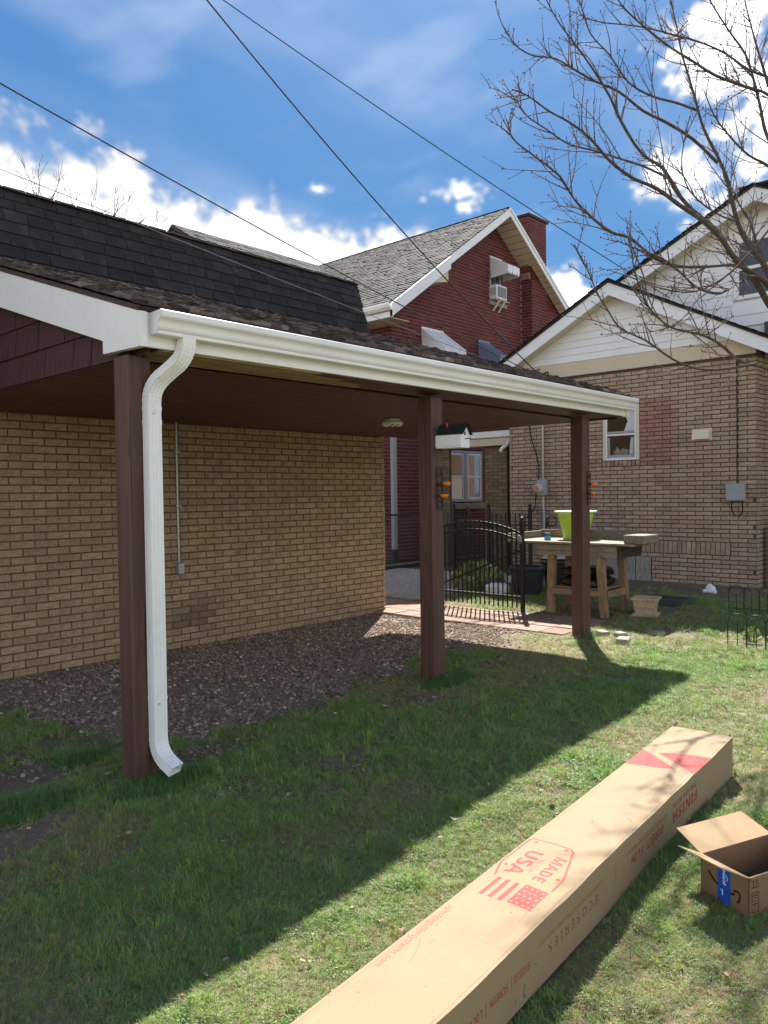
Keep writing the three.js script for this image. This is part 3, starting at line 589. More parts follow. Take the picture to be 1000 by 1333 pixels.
  for (let x = XR + 0.02; x < X1 + OX; x += 0.155) {        // ribbed soffit panels
    const x2 = Math.min(x + 0.132, X1 + OX);
    obj('soffit_panel', prism([[x, roofY(x) - 0.175], [x2, roofY(x2) - 0.175], [x2, roofY(x2) - 0.160], [x, roofY(x) - 0.160]], 'w', WN + 0.002, x > 16.4 && x < 17.75 ? WF - 0.28 : WF - 0.002), M.beige, roof);
  }
  obj('soffit', [prism([[X0 - OX, roofY(X0 - OX) - 0.16], [XR, roofY(XR) - 0.16], [XR, roofY(XR) - 0.14], [X0 - OX, roofY(X0 - OX) - 0.14]], 'w', WN + 0.002, WF - 0.002)], M.beige, roof);
  // left eave: gutter and downspouts
  const ye = roofY(X0 - OX) - 0.03;
  obj('eave_gutter', [prism([[X0 - OX - 0.11, ye - 0.01], [X0 - OX - 0.10, ye - 0.07], [X0 - OX - 0.06, ye - 0.12], [X0 - OX, ye - 0.12], [X0 - OX, ye], [X0 - OX - 0.02, ye], [X0 - OX - 0.02, ye - 0.09], [X0 - OX - 0.09, ye - 0.04], [X0 - OX - 0.10, ye]], 'w', WN - 0.1, 16.5)], M.white, roof);
  obj('eave_fascia', [box(X0 - OX, X0 - OX + 0.03, ye - 0.24, ye - 0.004, WN - 0.09, 16.5, 0.003)], M.white, roof);
  obj('eave_soffit', [box(X0 - OX + 0.03, X0, ye - 0.24, ye - 0.225, WN, 16.5, 0.002)], M.beige, roof);
  obj('downspout', [tube([V(10.97, ye - 0.12, 11.0), V(10.99, ye - 0.22, 10.98), V(11.35, ye - 0.56, 10.68), V(11.54, ye - 0.78, 10.55), V(11.55, ye - 1.1, 10.52), V(11.55, 3.4, 10.52)], 0.045, 26, 8)], M.white, h);
  obj('downspout', [box(11.45, 11.56, 0.45, 4.1, 10.22, 10.31, 0.01)], M.greyPaint, h);
  obj('downspout_boot', [box(11.44, 11.58, 0.08, 0.45, 10.22, 10.33, 0.02)], M.dark, h);
  // rear wing with its own gable roof
  const rw = obj('rear_wing', prism([[12.9, -0.1], [18.6, -0.1], [18.6, 6.0], [15.9, 7.78], [12.9, 5.95]], 'x', 10.5, 16.5), tn[1], h);
  const s2 = V(0, 0.62, 1).normalize(), S2 = Math.hypot(3.1, 3.1 * 0.62);
  obj('wing_deck', [prism([[12.8, 5.98], [15.9, 7.9], [18.9, 6.04], [18.9, 5.98], [15.9, 7.84], [12.8, 5.92]], 'x', 10.15, 16.4)], M.deckEdge, rw);
  shingles(rw, V(10.12, 5.99, 12.78), UX, s2, 5.8, S2, { e: 0.135, w: 0.28, t: 0.014, curl: 0.01, mats: gm, all: shingleAll, jit: 0.6 });
  // lower double window with pale sill
  const win = obj('window', [box(13.40, 13.455, 1.36, 2.50, WF - 0.03, WF + 0.08), box(14.625, 14.68, 1.36, 2.50, WF - 0.03, WF + 0.08), box(13.455, 14.625, 2.44, 2.50, WF - 0.03, WF + 0.08), box(13.455, 14.625, 1.36, 1.42, WF - 0.03, WF + 0.08), box(13.97, 14.11, 1.42, 2.44, WF - 0.035, WF + 0.08)], mat(lin(0.27, 0.29, 0.40), { map: mapFilm, roughness: 0.5 }), h);
  for (const [a, b] of [[13.457, 13.968], [14.112, 14.623]]) {
    obj('sash', [box(a, a + 0.04, 1.422, 2.438, WF - 0.028, WF - 0.008), box(b - 0.04, b, 1.422, 2.438, WF - 0.028, WF - 0.008), box(a + 0.04, b - 0.04, 1.90, 1.945, WF - 0.028, WF - 0.008), box(a + 0.04, b - 0.04, 2.40, 2.438, WF - 0.028, WF - 0.008), box(a + 0.04, b - 0.04, 1.422, 1.46, WF - 0.028, WF - 0.008)], M.white, win);
    for (const [y0, y1] of [[1.46, 1.90], [1.945, 2.40]]) obj('pane', box(a + 0.04, b - 0.04, y0, y1, WF - 0.018, WF - 0.014, 0.0005), M.glass, win);
  }
  obj('blind', [box(13.50, 13.93, 1.46, 1.90, WF - 0.010, WF - 0.006, 0.0005)], M.curtain, win);
  const lat = []; for (let k = 0; k < 13; k++) { const t = k * 0.075; lat.push(beam(V(14.155 + Math.max(0, t - 0.46), 1.47 + Math.min(t, 0.46), WF - 0.0105), V(14.155 + Math.min(t, 0.42), 1.47 + Math.max(0, t - 0.42), WF - 0.0105), 0.012, 0.003, 0.0005)); if (k < 12) lat.push(beam(V(14.155 + Math.max(0, t - 0.44), 1.955 + Math.min(t, 0.44), WF - 0.0105), V(14.155 + Math.min(t, 0.42), 1.955 + Math.max(0, t - 0.42), WF - 0.0105), 0.010, 0.003, 0.0005)); }
  obj('lattice', lat, M.curtain, win);
  obj('sill', [box(13.32, 14.76, 1.20, 1.335, WF - 0.08, WF + 0.02, 0.008)], M.stone, win);
  // attic window, its awning, and the two lower awnings
  const aw = obj('window', [box(15.10, 15.15, 6.02, 6.86, WF - 0.01, WF + 0.06), box(15.49, 15.54, 6.02, 6.86, WF - 0.01, WF + 0.06), box(15.15, 15.49, 6.80, 6.86, WF - 0.01, WF + 0.06), box(15.305, 15.335, 6.02, 6.80, WF, WF + 0.06)], M.greyPaint, h);
  obj('pane', box(15.15, 15.49, 6.40, 6.80, WF + 0.02, WF + 0.024, 0.0005), M.glass, aw);
  obj('sill', [box(15.02, 15.72, 5.92, 6.015, WF - 0.07, WF + 0.01, 0.006)], M.stone, aw);
  for (const [a, b, yt, yb, pr, drop, m, mm] of [[15.08, 15.57, 7.03, 6.76, 0.50, 0.20, M.siding, 5], [12.56, 13.30, 5.02, 4.55, 0.62, 0.18, M.siding, 6], [14.58, 15.04, 5.02, 4.62, 0.60, 0.18, mat(lin(0.20, 0.24, 0.34), { map: mapFilm, roughness: 0.4 }), 7]]) {
    const A = obj('awning', [beam(V(a, yt, WF - 0.02), V(b, yt, WF - 0.02), 0.05, 0.03)], m, h), dw = (b - a) / mm;
    for (let k = 0; k < mm; k++) {
      const x = a + k * dw, up = k % 2 ? 0.012 : 0;
      obj('slat', prism([[WF - 0.01, yt + up], [WF - pr, yb + up], [WF - pr, yb + up - 0.008], [WF - 0.01, yt + up - 0.012]], 'x', x + 0.002, x + dw - 0.002), m, A);
      const sc = [[x + 0.002, yb - drop * 0.55]]; for (let q = 0; q <= 6; q++) sc.push([x + 0.002 + (dw - 0.004) * q / 6, yb - drop * 0.7 - drop * 0.3 * Math.sin(q / 6 * Math.PI)]); sc.push([x + dw - 0.002, yb + up], [x + 0.002, yb + up]);
      obj('scallop', prism(sc, 'w', WF - pr - 0.012 + (k % 2) * 0.006, WF - pr - 0.006 + (k % 2) * 0.006), m, A);
    }
    for (const x of [a, b - 0.008]) obj('side_panel', prism([[WF - 0.01, yt], [WF - pr, yb], [WF - pr, yb - drop], [WF - 0.05, yb - drop - (yt - yb) * 0.1]], 'x', x, x + 0.006), m, A);
  }
  for (const [a, b] of [[12.62, 13.24], [14.62, 15.02]]) obj('pane', box(a, b, 3.4, 4.9, WF + 0.05, WF + 0.054, 0.0005), M.glass, h);

  const ac = thing('air_conditioner', 'window air conditioner under the attic awning of the red house', 'air conditioner');
  obj('case', [box(15.08, 15.51, 6.05, 6.37, WF - 0.20, WF + 0.12, 0.012)], M.siding, ac);
  obj('grille', [box(15.12, 15.47, 6.09, 6.33, WF - 0.206, WF - 0.1995, 0.002)], M.greyDull, ac);
  const fins = []; for (let y = 6.105; y < 6.32; y += 0.022) fins.push(box(15.12, 15.47, y, y + 0.008, WF - 0.212, WF - 0.207, 0.001)); obj('fins', fins, M.greyPaint, ac);
  const lou = []; for (let k = 0; k < 5; k++) lou.push(box(15.0745, 15.079, 6.12, 6.30, WF - 0.18 + k * 0.034, WF - 0.166 + k * 0.034, 0.001)); obj('side_louver', lou, M.greyDull, ac);
  for (const x of [15.20, 15.42]) obj('bracket', [beam(V(x, 6.04, WF - 0.22), V(x, 5.80, WF - 0.012), 0.035, 0.035)], M.cream, ac);
  obj('support_rail', [beam(V(15.10, 6.04, WF - 0.16), V(15.66, 6.04, WF - 0.16), 0.014, 0.04)], M.cream, ac);
}
// ------------------------------------------------------------ the tan brick house with two white gables
{
  const h = thing('tan_brick_house', 'pinkish tan brick house with white gables and a small rear wing', 'house');
  const XW = 11.85, W0 = 3.59, W1 = 7.75, WC = 5.70, SL = 0.52, ap = 4.86, ry = (w) => ap - SL * Math.abs(w - WC);
  const tn = tones([[0.70, 0.51, 0.355], [0.66, 0.475, 0.33], [0.74, 0.55, 0.385], [0.63, 0.45, 0.31], [0.685, 0.495, 0.34], [0.58, 0.415, 0.295], [0.62, 0.33, 0.235], [0.57, 0.285, 0.205]]);
  const wall = obj('rear_wall', [slab([[W0, -0.1], [W1, -0.1], [W1, ry(W1) - 0.12], [WC, ap - 0.12], [W0, ry(W0) - 0.12]], [[5.335, 5.955, 2.045, 2.93]], 'x', XW, XW + 0.2)], M.mortarPink, h);
  obj('back_wall', box(17.9, 18, -0.1, 3.39, -0.6, 7.74, 0.001), M.mortarPink, h); obj('right_wall', box(12.61, 17.89, -0.1, 3.39, -0.64, -0.58, 0.001), M.mortarPink, h);
  const holes = [[5.335, 5.955, 2.045, 2.93], [5.15, 6.42, 0.02, 0.515], [3.95, 6.42, 0.575, 0.775]];
  layBricks(wall, brickRows(W0 + 0.0, W1, 0.06, 3.50, 0.25, 0.0655, 0.0145, [...holes, [5.33, 5.97, 1.945, 2.045]]), faceSide(XW), (b) => {
    if (b.u > 4.80 && b.u < 5.34 && b.y > 1.93 && b.y < 3.0) return R() < 0.75 ? 6 : 7;
    return Math.floor(Math.pow(R(), 1.2) * 6);
  }, tn, allTone, { proud: 0.010, ch: 0.0015, near: (v) => v.z > -5.9 && v.y < 3.5 });
  const soldier = []; for (let w = 3.955; w < 6.40; w += 0.0715) soldier.push({ u: w + 0.03, y: 0.675, l: 0.060, h: 0.182 });
  layBricks(wall, soldier, faceSide(XW), () => Math.floor(R() * 6), tn, allTone, { proud: 0.010, ch: 0.0015, name: 'soldier_brick' });
  const sill = []; for (let w = 5.33; w < 5.95; w += 0.0715) sill.push({ u: w + 0.03, y: 2.0, l: 0.058, h: 0.084 });
  layBricks(wall, sill, faceSide(XW), () => 4 + Math.floor(R() * 4), tn, allTone, { proud: 0.022, ch: 0.002, name: 'sill_brick' });
  const side = (n, x0, x1, w, y1) => { const s = obj(n, box(x0, x1, -0.1, y1, w, w + 0.05, 0.001), M.mortarPink, h); layBricks(s, brickRows(x0, x1, 0.06, y1, 0.25, 0.0655, 0.0145, [], null, 1), faceFront(w), () => Math.floor(R() * 6), tn, allTone, { proud: 0.010, ch: 0.0015, single: 0 }); };
  side('wing_side_wall', XW - 0.009, 12.2, W0 - 0.006, 3.5);
  const mw = obj('main_wall', box(12.2, 12.6, -0.1, 4.0, -0.6, W0 - 0.012, 0.001), M.mortarPink, h);
  layBricks(mw, brickRows(-0.6, W0 - 0.02, 0.06, 3.7, 0.25, 0.0655, 0.0145, [], null, 1), faceSide(12.2), () => Math.floor(R() * 6), tn, allTone, { proud: 0.010, ch: 0.0015, single: 0 });
  obj('left_side_wall', box(XW + 0.01, 18, -0.1, 3.6, W1, W1 + 0.03, 0.001), tn[1], h);
  // frieze, gable siding, rake, roof
  const XG = XW - 0.31;
  obj('frieze', [box(XW - 0.034, XW, 3.50, 3.73, W0 - 0.01, W1 + 0.01, 0.004)], M.beige, h);
  for (let y = 3.735; y < ap - 0.3; y += 0.115) {
    const y2 = Math.min(y + 0.118, ap - 0.2), a = WC - (ap - 0.16 - y) / SL, b = WC + (ap - 0.16 - y) / SL, a2 = WC - (ap - 0.16 - y2) / SL, b2 = WC + (ap - 0.16 - y2) / SL;
    const P = (w, yy, x) => V(x, yy, w), A = [P(a, y, XW - 0.030), P(b, y, XW - 0.030), P(b2, y2, XW - 0.016), P(a2, y2, XW - 0.016)], Bk = [P(a, y, XW), P(b, y, XW), P(b2, y2, XW), P(a2, y2, XW)], T = [], q = (p, r, s, t) => T.push(p, r, s, p, s, t);
    q(...A); for (let i = 0; i < 4; i++) { const j = (i + 1) % 4; q(A[i], Bk[i], Bk[j], A[j]); }
    obj('siding_board', uvBox(raw(T), 2), M.siding, h);
  }
  const wingRoof = (x0, x1, wc, sl, apx, half, name, mats) => {
    const y = (w) => apx - sl * Math.abs(w - wc), a = wc - half, b = wc + half;
    const r = obj(name, [prism([[a, y(a)], [wc, apx], [b, y(b)], [b, y(b) + 0.035], [wc, apx + 0.035], [a, y(a) + 0.035]], 'x', x0 - 0.03, x1)], mat(lin(0.05, 0.036, 0.033), { map: mapGran }), h);
    for (const s of [1, -1]) {
      const e = wc + s * half;
      obj('rake_fascia', [prism([[wc, apx - 0.002], [e, y(e) - 0.002], [e, y(e) - 0.20], [wc, apx - 0.20]], 'x', x0, x0 + 0.022)], M.siding, r);
      obj('rake_soffit', [prism([[wc, apx - 0.15], [e, y(e) - 0.15], [e, y(e) - 0.165], [wc, apx - 0.165]], 'x', x0 + 0.023, x0 + 0.325)], M.cream, r);
      // shingle courses over the slope
      const sd = V(0, sl, -s).normalize(), U = x1 - x0 + 0.05;
      if (s > 0) shingles(r, V(x1, y(e) + 0.036, e + 0.02), V(-1, 0, 0), sd, U, Math.hypot(half, half * sl), { e: 0.14, w: 0.3, t: 0.012, mats, all: shingleAll });
      else shingles(r, V(x0 - 0.05, y(e) + 0.036, e - 0.02), V(1, 0, 0), sd, U, Math.hypot(half, half * sl), { e: 0.14, w: 0.3, t: 0.012, mats, all: shingleAll });
    }
    return r;
  };
  const dm = shingleMats([[0.060, 0.045, 0.042], [0.075, 0.058, 0.052], [0.048, 0.038, 0.036]]);
  wingRoof(XG, 12.36, WC, SL, ap, 2.42, 'wing_roof', dm);
  // upper gable of the main body
  const UC = 3.66, US = 0.475, ua = 5.93, XU = 12.3, uy = (w) => ua - US * Math.abs(w - UC);
  obj('main_body', prism([[-0.4, 3.4], [7.6, 3.4], [7.6, uy(7.6) - 0.15], [UC, ua - 0.15], [-0.4, uy(-0.4) - 0.15]], 'x', XU + 0.03, 18), M.siding, h);
  for (let y = 4.0; y < ua - 0.3; y += 0.165) {
    const y2 = Math.min(y + 0.169, ua - 0.2), k = (q) => (ua - 0.16 - q) / US; let segs = [[Math.max(-0.5, UC - k(y)), Math.min(7.7, UC + k(y)), Math.max(-0.5, UC - k(y2)), Math.min(7.7, UC + k(y2))]];
    if (y2 > 4.36 && y < 5.36) { const [a, b, c, d] = segs[0]; segs = [[a, 2.98, c, 2.98], [4.05, b, 4.05, d]]; }
    for (const [a, b, c, d] of segs) {
      const P = (w, yy, x) => V(x, yy, w), A = [P(a, y, XU - 0.004), P(b, y, XU - 0.004), P(d, y2, XU + 0.010), P(c, y2, XU + 0.010)], Bk = [P(a, y, XU + 0.03), P(b, y, XU + 0.03), P(d, y2, XU + 0.03), P(c, y2, XU + 0.03)], T = [], q = (p, r, s, t) => T.push(p, r, s, p, s, t);
      q(...A); for (let i = 0; i < 4; i++) { const j = (i + 1) % 4; q(A[i], Bk[i], Bk[j], A[j]); }
      obj('siding_board', uvBox(raw(T), 2), M.siding, h);
    }
  }
  wingRoof(XU - 0.30, 18, UC, US, ua, 4.3, 'main_roof', dm);
  obj('roof_vent_cap', [box(12.1, 12.5, ua + 0.03, ua + 0.09, UC - 0.25, UC + 0.25, 0.02)], mat(lin(0.04, 0.035, 0.033), { map: mapGran }), h);
  const gw = obj('window', [box(XU - 0.02, XU + 0.025, 4.40, 5.32, 3.96, 4.04), box(XU - 0.02, XU + 0.025, 4.40, 5.32, 2.99, 3.07), box(XU - 0.02, XU + 0.025, 5.24, 5.32, 3.07, 3.96), box(XU - 0.02, XU + 0.025, 4.40, 4.46, 3.07, 3.96), box(XU - 0.02, XU + 0.025, 4.83, 4.88, 3.07, 3.96)], M.white, h);
  obj('pane', box(XU + 0.006, XU + 0.010, 4.46, 4.83, 3.07, 3.96, 0.0005), M.screen, gw); obj('pane', box(XU + 0.006, XU + 0.010, 4.88, 5.24, 3.07, 3.96, 0.0005), M.screen, gw);
  const pl = []; for (let w = 3.07; w < 3.95; w += 0.045) pl.push(box(XU + 0.012 + 0.006 * (Math.round(w / 0.045) % 2), XU + 0.028, 4.46, 5.24, w, w + 0.044, 0.006));
  obj('curtain', pl, mat(lin(0.045, 0.05, 0.085), { roughness: 0.9 }), gw);
  // lower window: wooden frame, two sashes, curtain and dark room behind
  const win = obj('window', [box(XW - 0.02, XW + 0.03, 2.05, 2.93, 5.905, 5.955), box(XW - 0.02, XW + 0.03, 2.05, 2.93, 5.335, 5.375), box(XW - 0.02, XW + 0.03, 2.88, 2.93, 5.375, 5.905)], M.cream, h);
  obj('storm_frame', [box(XW - 0.03, XW - 0.01, 2.05, 2.88, 5.875, 5.903), box(XW - 0.03, XW - 0.01, 2.05, 2.88, 5.377, 5.405), box(XW - 0.03, XW - 0.01, 2.05, 2.09, 5.405, 5.875), box(XW - 0.03, XW - 0.01, 2.445, 2.475, 5.405, 5.875)], M.white, win);
  obj('sash', [box(XW - 0.008, XW + 0.006, 2.09, 2.14, 5.405, 5.875), box(XW - 0.008, XW + 0.006, 2.14, 2.42, 5.405, 5.445), box(XW - 0.008, XW + 0.006, 2.14, 2.42, 5.835, 5.875), box(XW - 0.008, XW + 0.006, 2.48, 2.52, 5.405, 5.875)], M.greyPaint, win);
  obj('pane', box(XW - 0.014, XW - 0.011, 2.14, 2.445, 5.405, 5.875, 0.0005), M.glass, win); obj('pane', box(XW - 0.014, XW - 0.011, 2.475, 2.88, 5.405, 5.875, 0.0005), M.glass, win);
  obj('curtain', [prism([[5.42, 2.52], [5.62, 2.52], [5.55, 2.68], [5.66, 2.88], [5.42, 2.88]], 'x', XW + 0.05, XW + 0.058), prism([[5.45, 2.15], [5.53, 2.15], [5.50, 2.42], [5.45, 2.42]], 'x', XW + 0.05, XW + 0.058)], M.curtain, win);
  const books = []; for (let k = 0; k < 7; k++) books.push(box(XW + 0.06, XW + 0.14, 2.05, 2.20 + R() * 0.07, 5.56 + k * 0.036, 5.59 + k * 0.036, 0.001)); obj('window_clutter', books, M.stone, win);
  // basement hatch boards
  for (const [a, b] of [[5.155, 5.40], [5.41, 5.66], [5.67, 6.0], [6.01, 6.40]]) obj('hatch_board', [box(XW - 0.024, XW, 0.03, 0.507, a, b, 0.004, 1)], wood(lin(0.52, 0.50, 0.42), { roughness: 0.8 }), h);
  obj('corner_pipe', [box(12.05, 12.19, 0.05, 1.02, 3.30, 3.50, 0.02)], M.siding, h);
  // porch between the houses
  const p = thing('porch', 'small porch with tan brick piers and white beam beside the red house', 'porch');
  obj('beam', [box(12.02, 12.24, 2.58, 2.70, 7.76, 9.50, 0.006)], M.white, p);
  obj('lintel', [box(12.06, 12.22, 2.43, 2.575, 7.76, 9.50, 0.006)], M.beige, p);
  obj('roof_slab', [box(12.0, 15.0, 2.705, 2.78, 7.8, 9.60, 0.01)], M.deckEdge, p);
  for (const [a, b] of [[8.06, 8.55], [9.41, 9.66]]) {
    const pier = obj('pier', box(12.2, a > 9 ? 12.27 : 12.5, -0.05, 2.43, a, b, 0.002), M.mortarTan, p);
    const t2 = tones([[0.38, 0.27, 0.15], [0.32, 0.225, 0.128], [0.43, 0.305, 0.17]]);
    layBricks(pier, brickRows(a, b, 0.05, 2.42, 0.212, 0.0655, 0.012), faceSide(12.2), () => Math.floor(R() * 3), t2, allTone, { proud: 0.009, ch: 0.0015, single: 80 });
  }
  obj('rain_elbow', [tube([V(12.02, 2.50, 7.90), V(11.98, 2.42, 7.92), V(11.90, 2.36, 7.97), V(11.88, 2.30, 7.99)], 0.03, 10, 8)], M.white, p);
}

// ------------------------------------------------------------ fittings on the tan house wall
{
  const XW = 11.838;
  const m = thing('electric_meter', 'round electric meter with conduit on the tan house wall', 'meter');
  obj('meter_box', [box(XW - 0.10, XW, 1.49, 1.77, 6.98, 7.16, 0.015)], M.greyPaint, m);
  const glass = obj('dial_cover', [lathe([[0, 0.10], [0.05, 0.098], [0.075, 0.08], [0.085, 0.04], [0.09, 0]], 24, 0, 0, 0).rotateZ(Math.PI / 2).translate(XW - 0.10, 1.62, -7.10)], mat(lin(0.55, 0.50, 0.45), { roughness: 0.15 }), m);
  obj('dial', [cyl(0.05, 0.05, 0.012, 20, 0, 0, 0).rotateZ(Math.PI / 2).translate(XW - 0.205, 1.62, -7.10)], mat(lin(0.50, 0.20, 0.14), { roughness: 0.3 }), glass);
  obj('upper_conduit', [tube([V(XW - 0.03, 3.5, 7.06), V(XW - 0.03, 2.6, 7.06), V(XW - 0.035, 1.76, 7.06)], 0.022, 10, 8)], M.steel, m);
  obj('lower_conduit', [tube([V(XW - 0.035, 1.50, 7.06), V(XW - 0.03, 0.9, 7.05), V(XW - 0.03, 0.10, 7.05)], 0.025, 10, 8)], M.steel, m);
  obj('loose_cable', [tube([V(XW - 0.02, 3.5, 7.35), V(XW - 0.02, 2.6, 7.32), V(XW - 0.04, 2.0, 7.14), V(XW - 0.05, 1.5, 7.2), V(XW - 0.03, 1.25, 7.25), V(XW - 0.03, 1.1, 7.42)], 0.009, 24, 6)], M.cable, m);
  obj('coiled_cable', [new THREE.TorusGeometry(0.09, 0.008, 6, 24).rotateY(Math.PI / 2).translate(XW - 0.03, 1.05, -6.90), tube([V(XW - 0.03, 1.05, 6.99), V(XW - 0.04, 0.9, 7.0), V(XW - 0.03, 0.7, 6.98)], 0.008, 8, 6)], M.cable, m);
  const v = thing('wall_vent', 'cream dryer vent hood on the tan house wall', 'vent');
  obj('hood', [prism([[XW - 0.10, 2.31], [XW, 2.31], [XW, 2.46], [XW - 0.07, 2.45]], 'w', 4.23, 4.47)], M.cream, v);
  obj('flange', [box(XW - 0.012, XW + 0.008, 2.29, 2.475, 4.205, 4.495, 0.004)], M.beige, v);
  const b = thing('junction_box', 'grey utility box with cable loop on the tan house wall', 'utility box');
  obj('case', [box(XW - 0.09, XW, 1.385, 1.63, 3.725, 3.965, 0.008)], M.greyPaint, b);
  obj('lid', [box(XW - 0.104, XW - 0.091, 1.40, 1.64, 3.715, 3.975, 0.005)], M.greyPaint, b);
  obj('drop_cable', [tube([V(XW - 0.015, 3.5, 3.845), V(XW - 0.018, 2.6, 3.842), V(XW - 0.03, 1.62, 3.84)], 0.008, 10, 6)], M.cable, b);
  obj('cable_loop', [tube([V(XW - 0.05, 1.39, 3.90), V(XW - 0.055, 1.27, 3.91), V(XW - 0.06, 1.17, 3.85), V(XW - 0.055, 1.20, 3.77), V(XW - 0.05, 1.39, 3.76)], 0.008, 20, 6)], M.cable, b);
}
// ------------------------------------------------------------ wires overhead
{
  const wire = (name, a, b, sag, r, m, label) => { const pts = []; for (let k = 0; k <= 20; k++) { const t = k / 20, p = a.clone().lerp(b, t); p.y -= sag * 4 * t * (1 - t); pts.push(p); } tag(obj(name, [tube(pts, r, 60, 6)], m), label, 'wire'); };
  const ext = (a, b, k) => b.clone().add(b.clone().sub(a).multiplyScalar(k));
  const cam = camera.position, at = V(11.56, 3.62, 7.05);
  wire('utility_wire', at, ext(at, V(5.5, 7.33, 7.57), 0.25), 0.22, 0.0095, M.cable, 'thick black service cable reaching the eave of the tan house');
  const e3 = V(12.0, 4.55, 4.9); wire('utility_wire', e3, ext(e3, V(6.13, 7.87, 8.15), 0.25), 0.10, 0.007, M.cable, 'black wire passing the peak of the red house gable');
  const e1 = V(11.57, 3.60, 7.12); wire('utility_wire', e1, ext(e1, V(3.01, 5.50, 7.53), 0.35), 0.10, 0.0075, M.cable, 'black wire crossing above the dark mansard roof');
  const e4 = V(11.57, 3.57, 7.2); wire('utility_wire', e4, ext(e4, V(2.85, 4.50, 7.15), 0.35), 0.04, 0.004, M.cableGrey, 'thin grey wire in front of the dark mansard roof');
  const k = thing('service_drop', 'looped cable ends and clamp under the tan house eave', 'cable');
  obj('loop', [tube([V(11.56, 3.62, 7.05), V(11.62, 3.56, 6.98), V(11.70, 3.60, 6.90), V(11.78, 3.58, 6.93), V(11.80, 3.52, 7.0), V(11.80, 3.42, 7.06)], 0.012, 22, 6), tube([V(11.57, 3.60, 7.12), V(11.66, 3.66, 7.04), V(11.76, 3.62, 7.1), V(11.80, 3.50, 7.08)], 0.009, 16, 6)], M.cable, k);
  obj('clamp', [box(11.53, 11.60, 3.60, 3.64, 7.02, 7.16, 0.006)], M.steel, k);
}
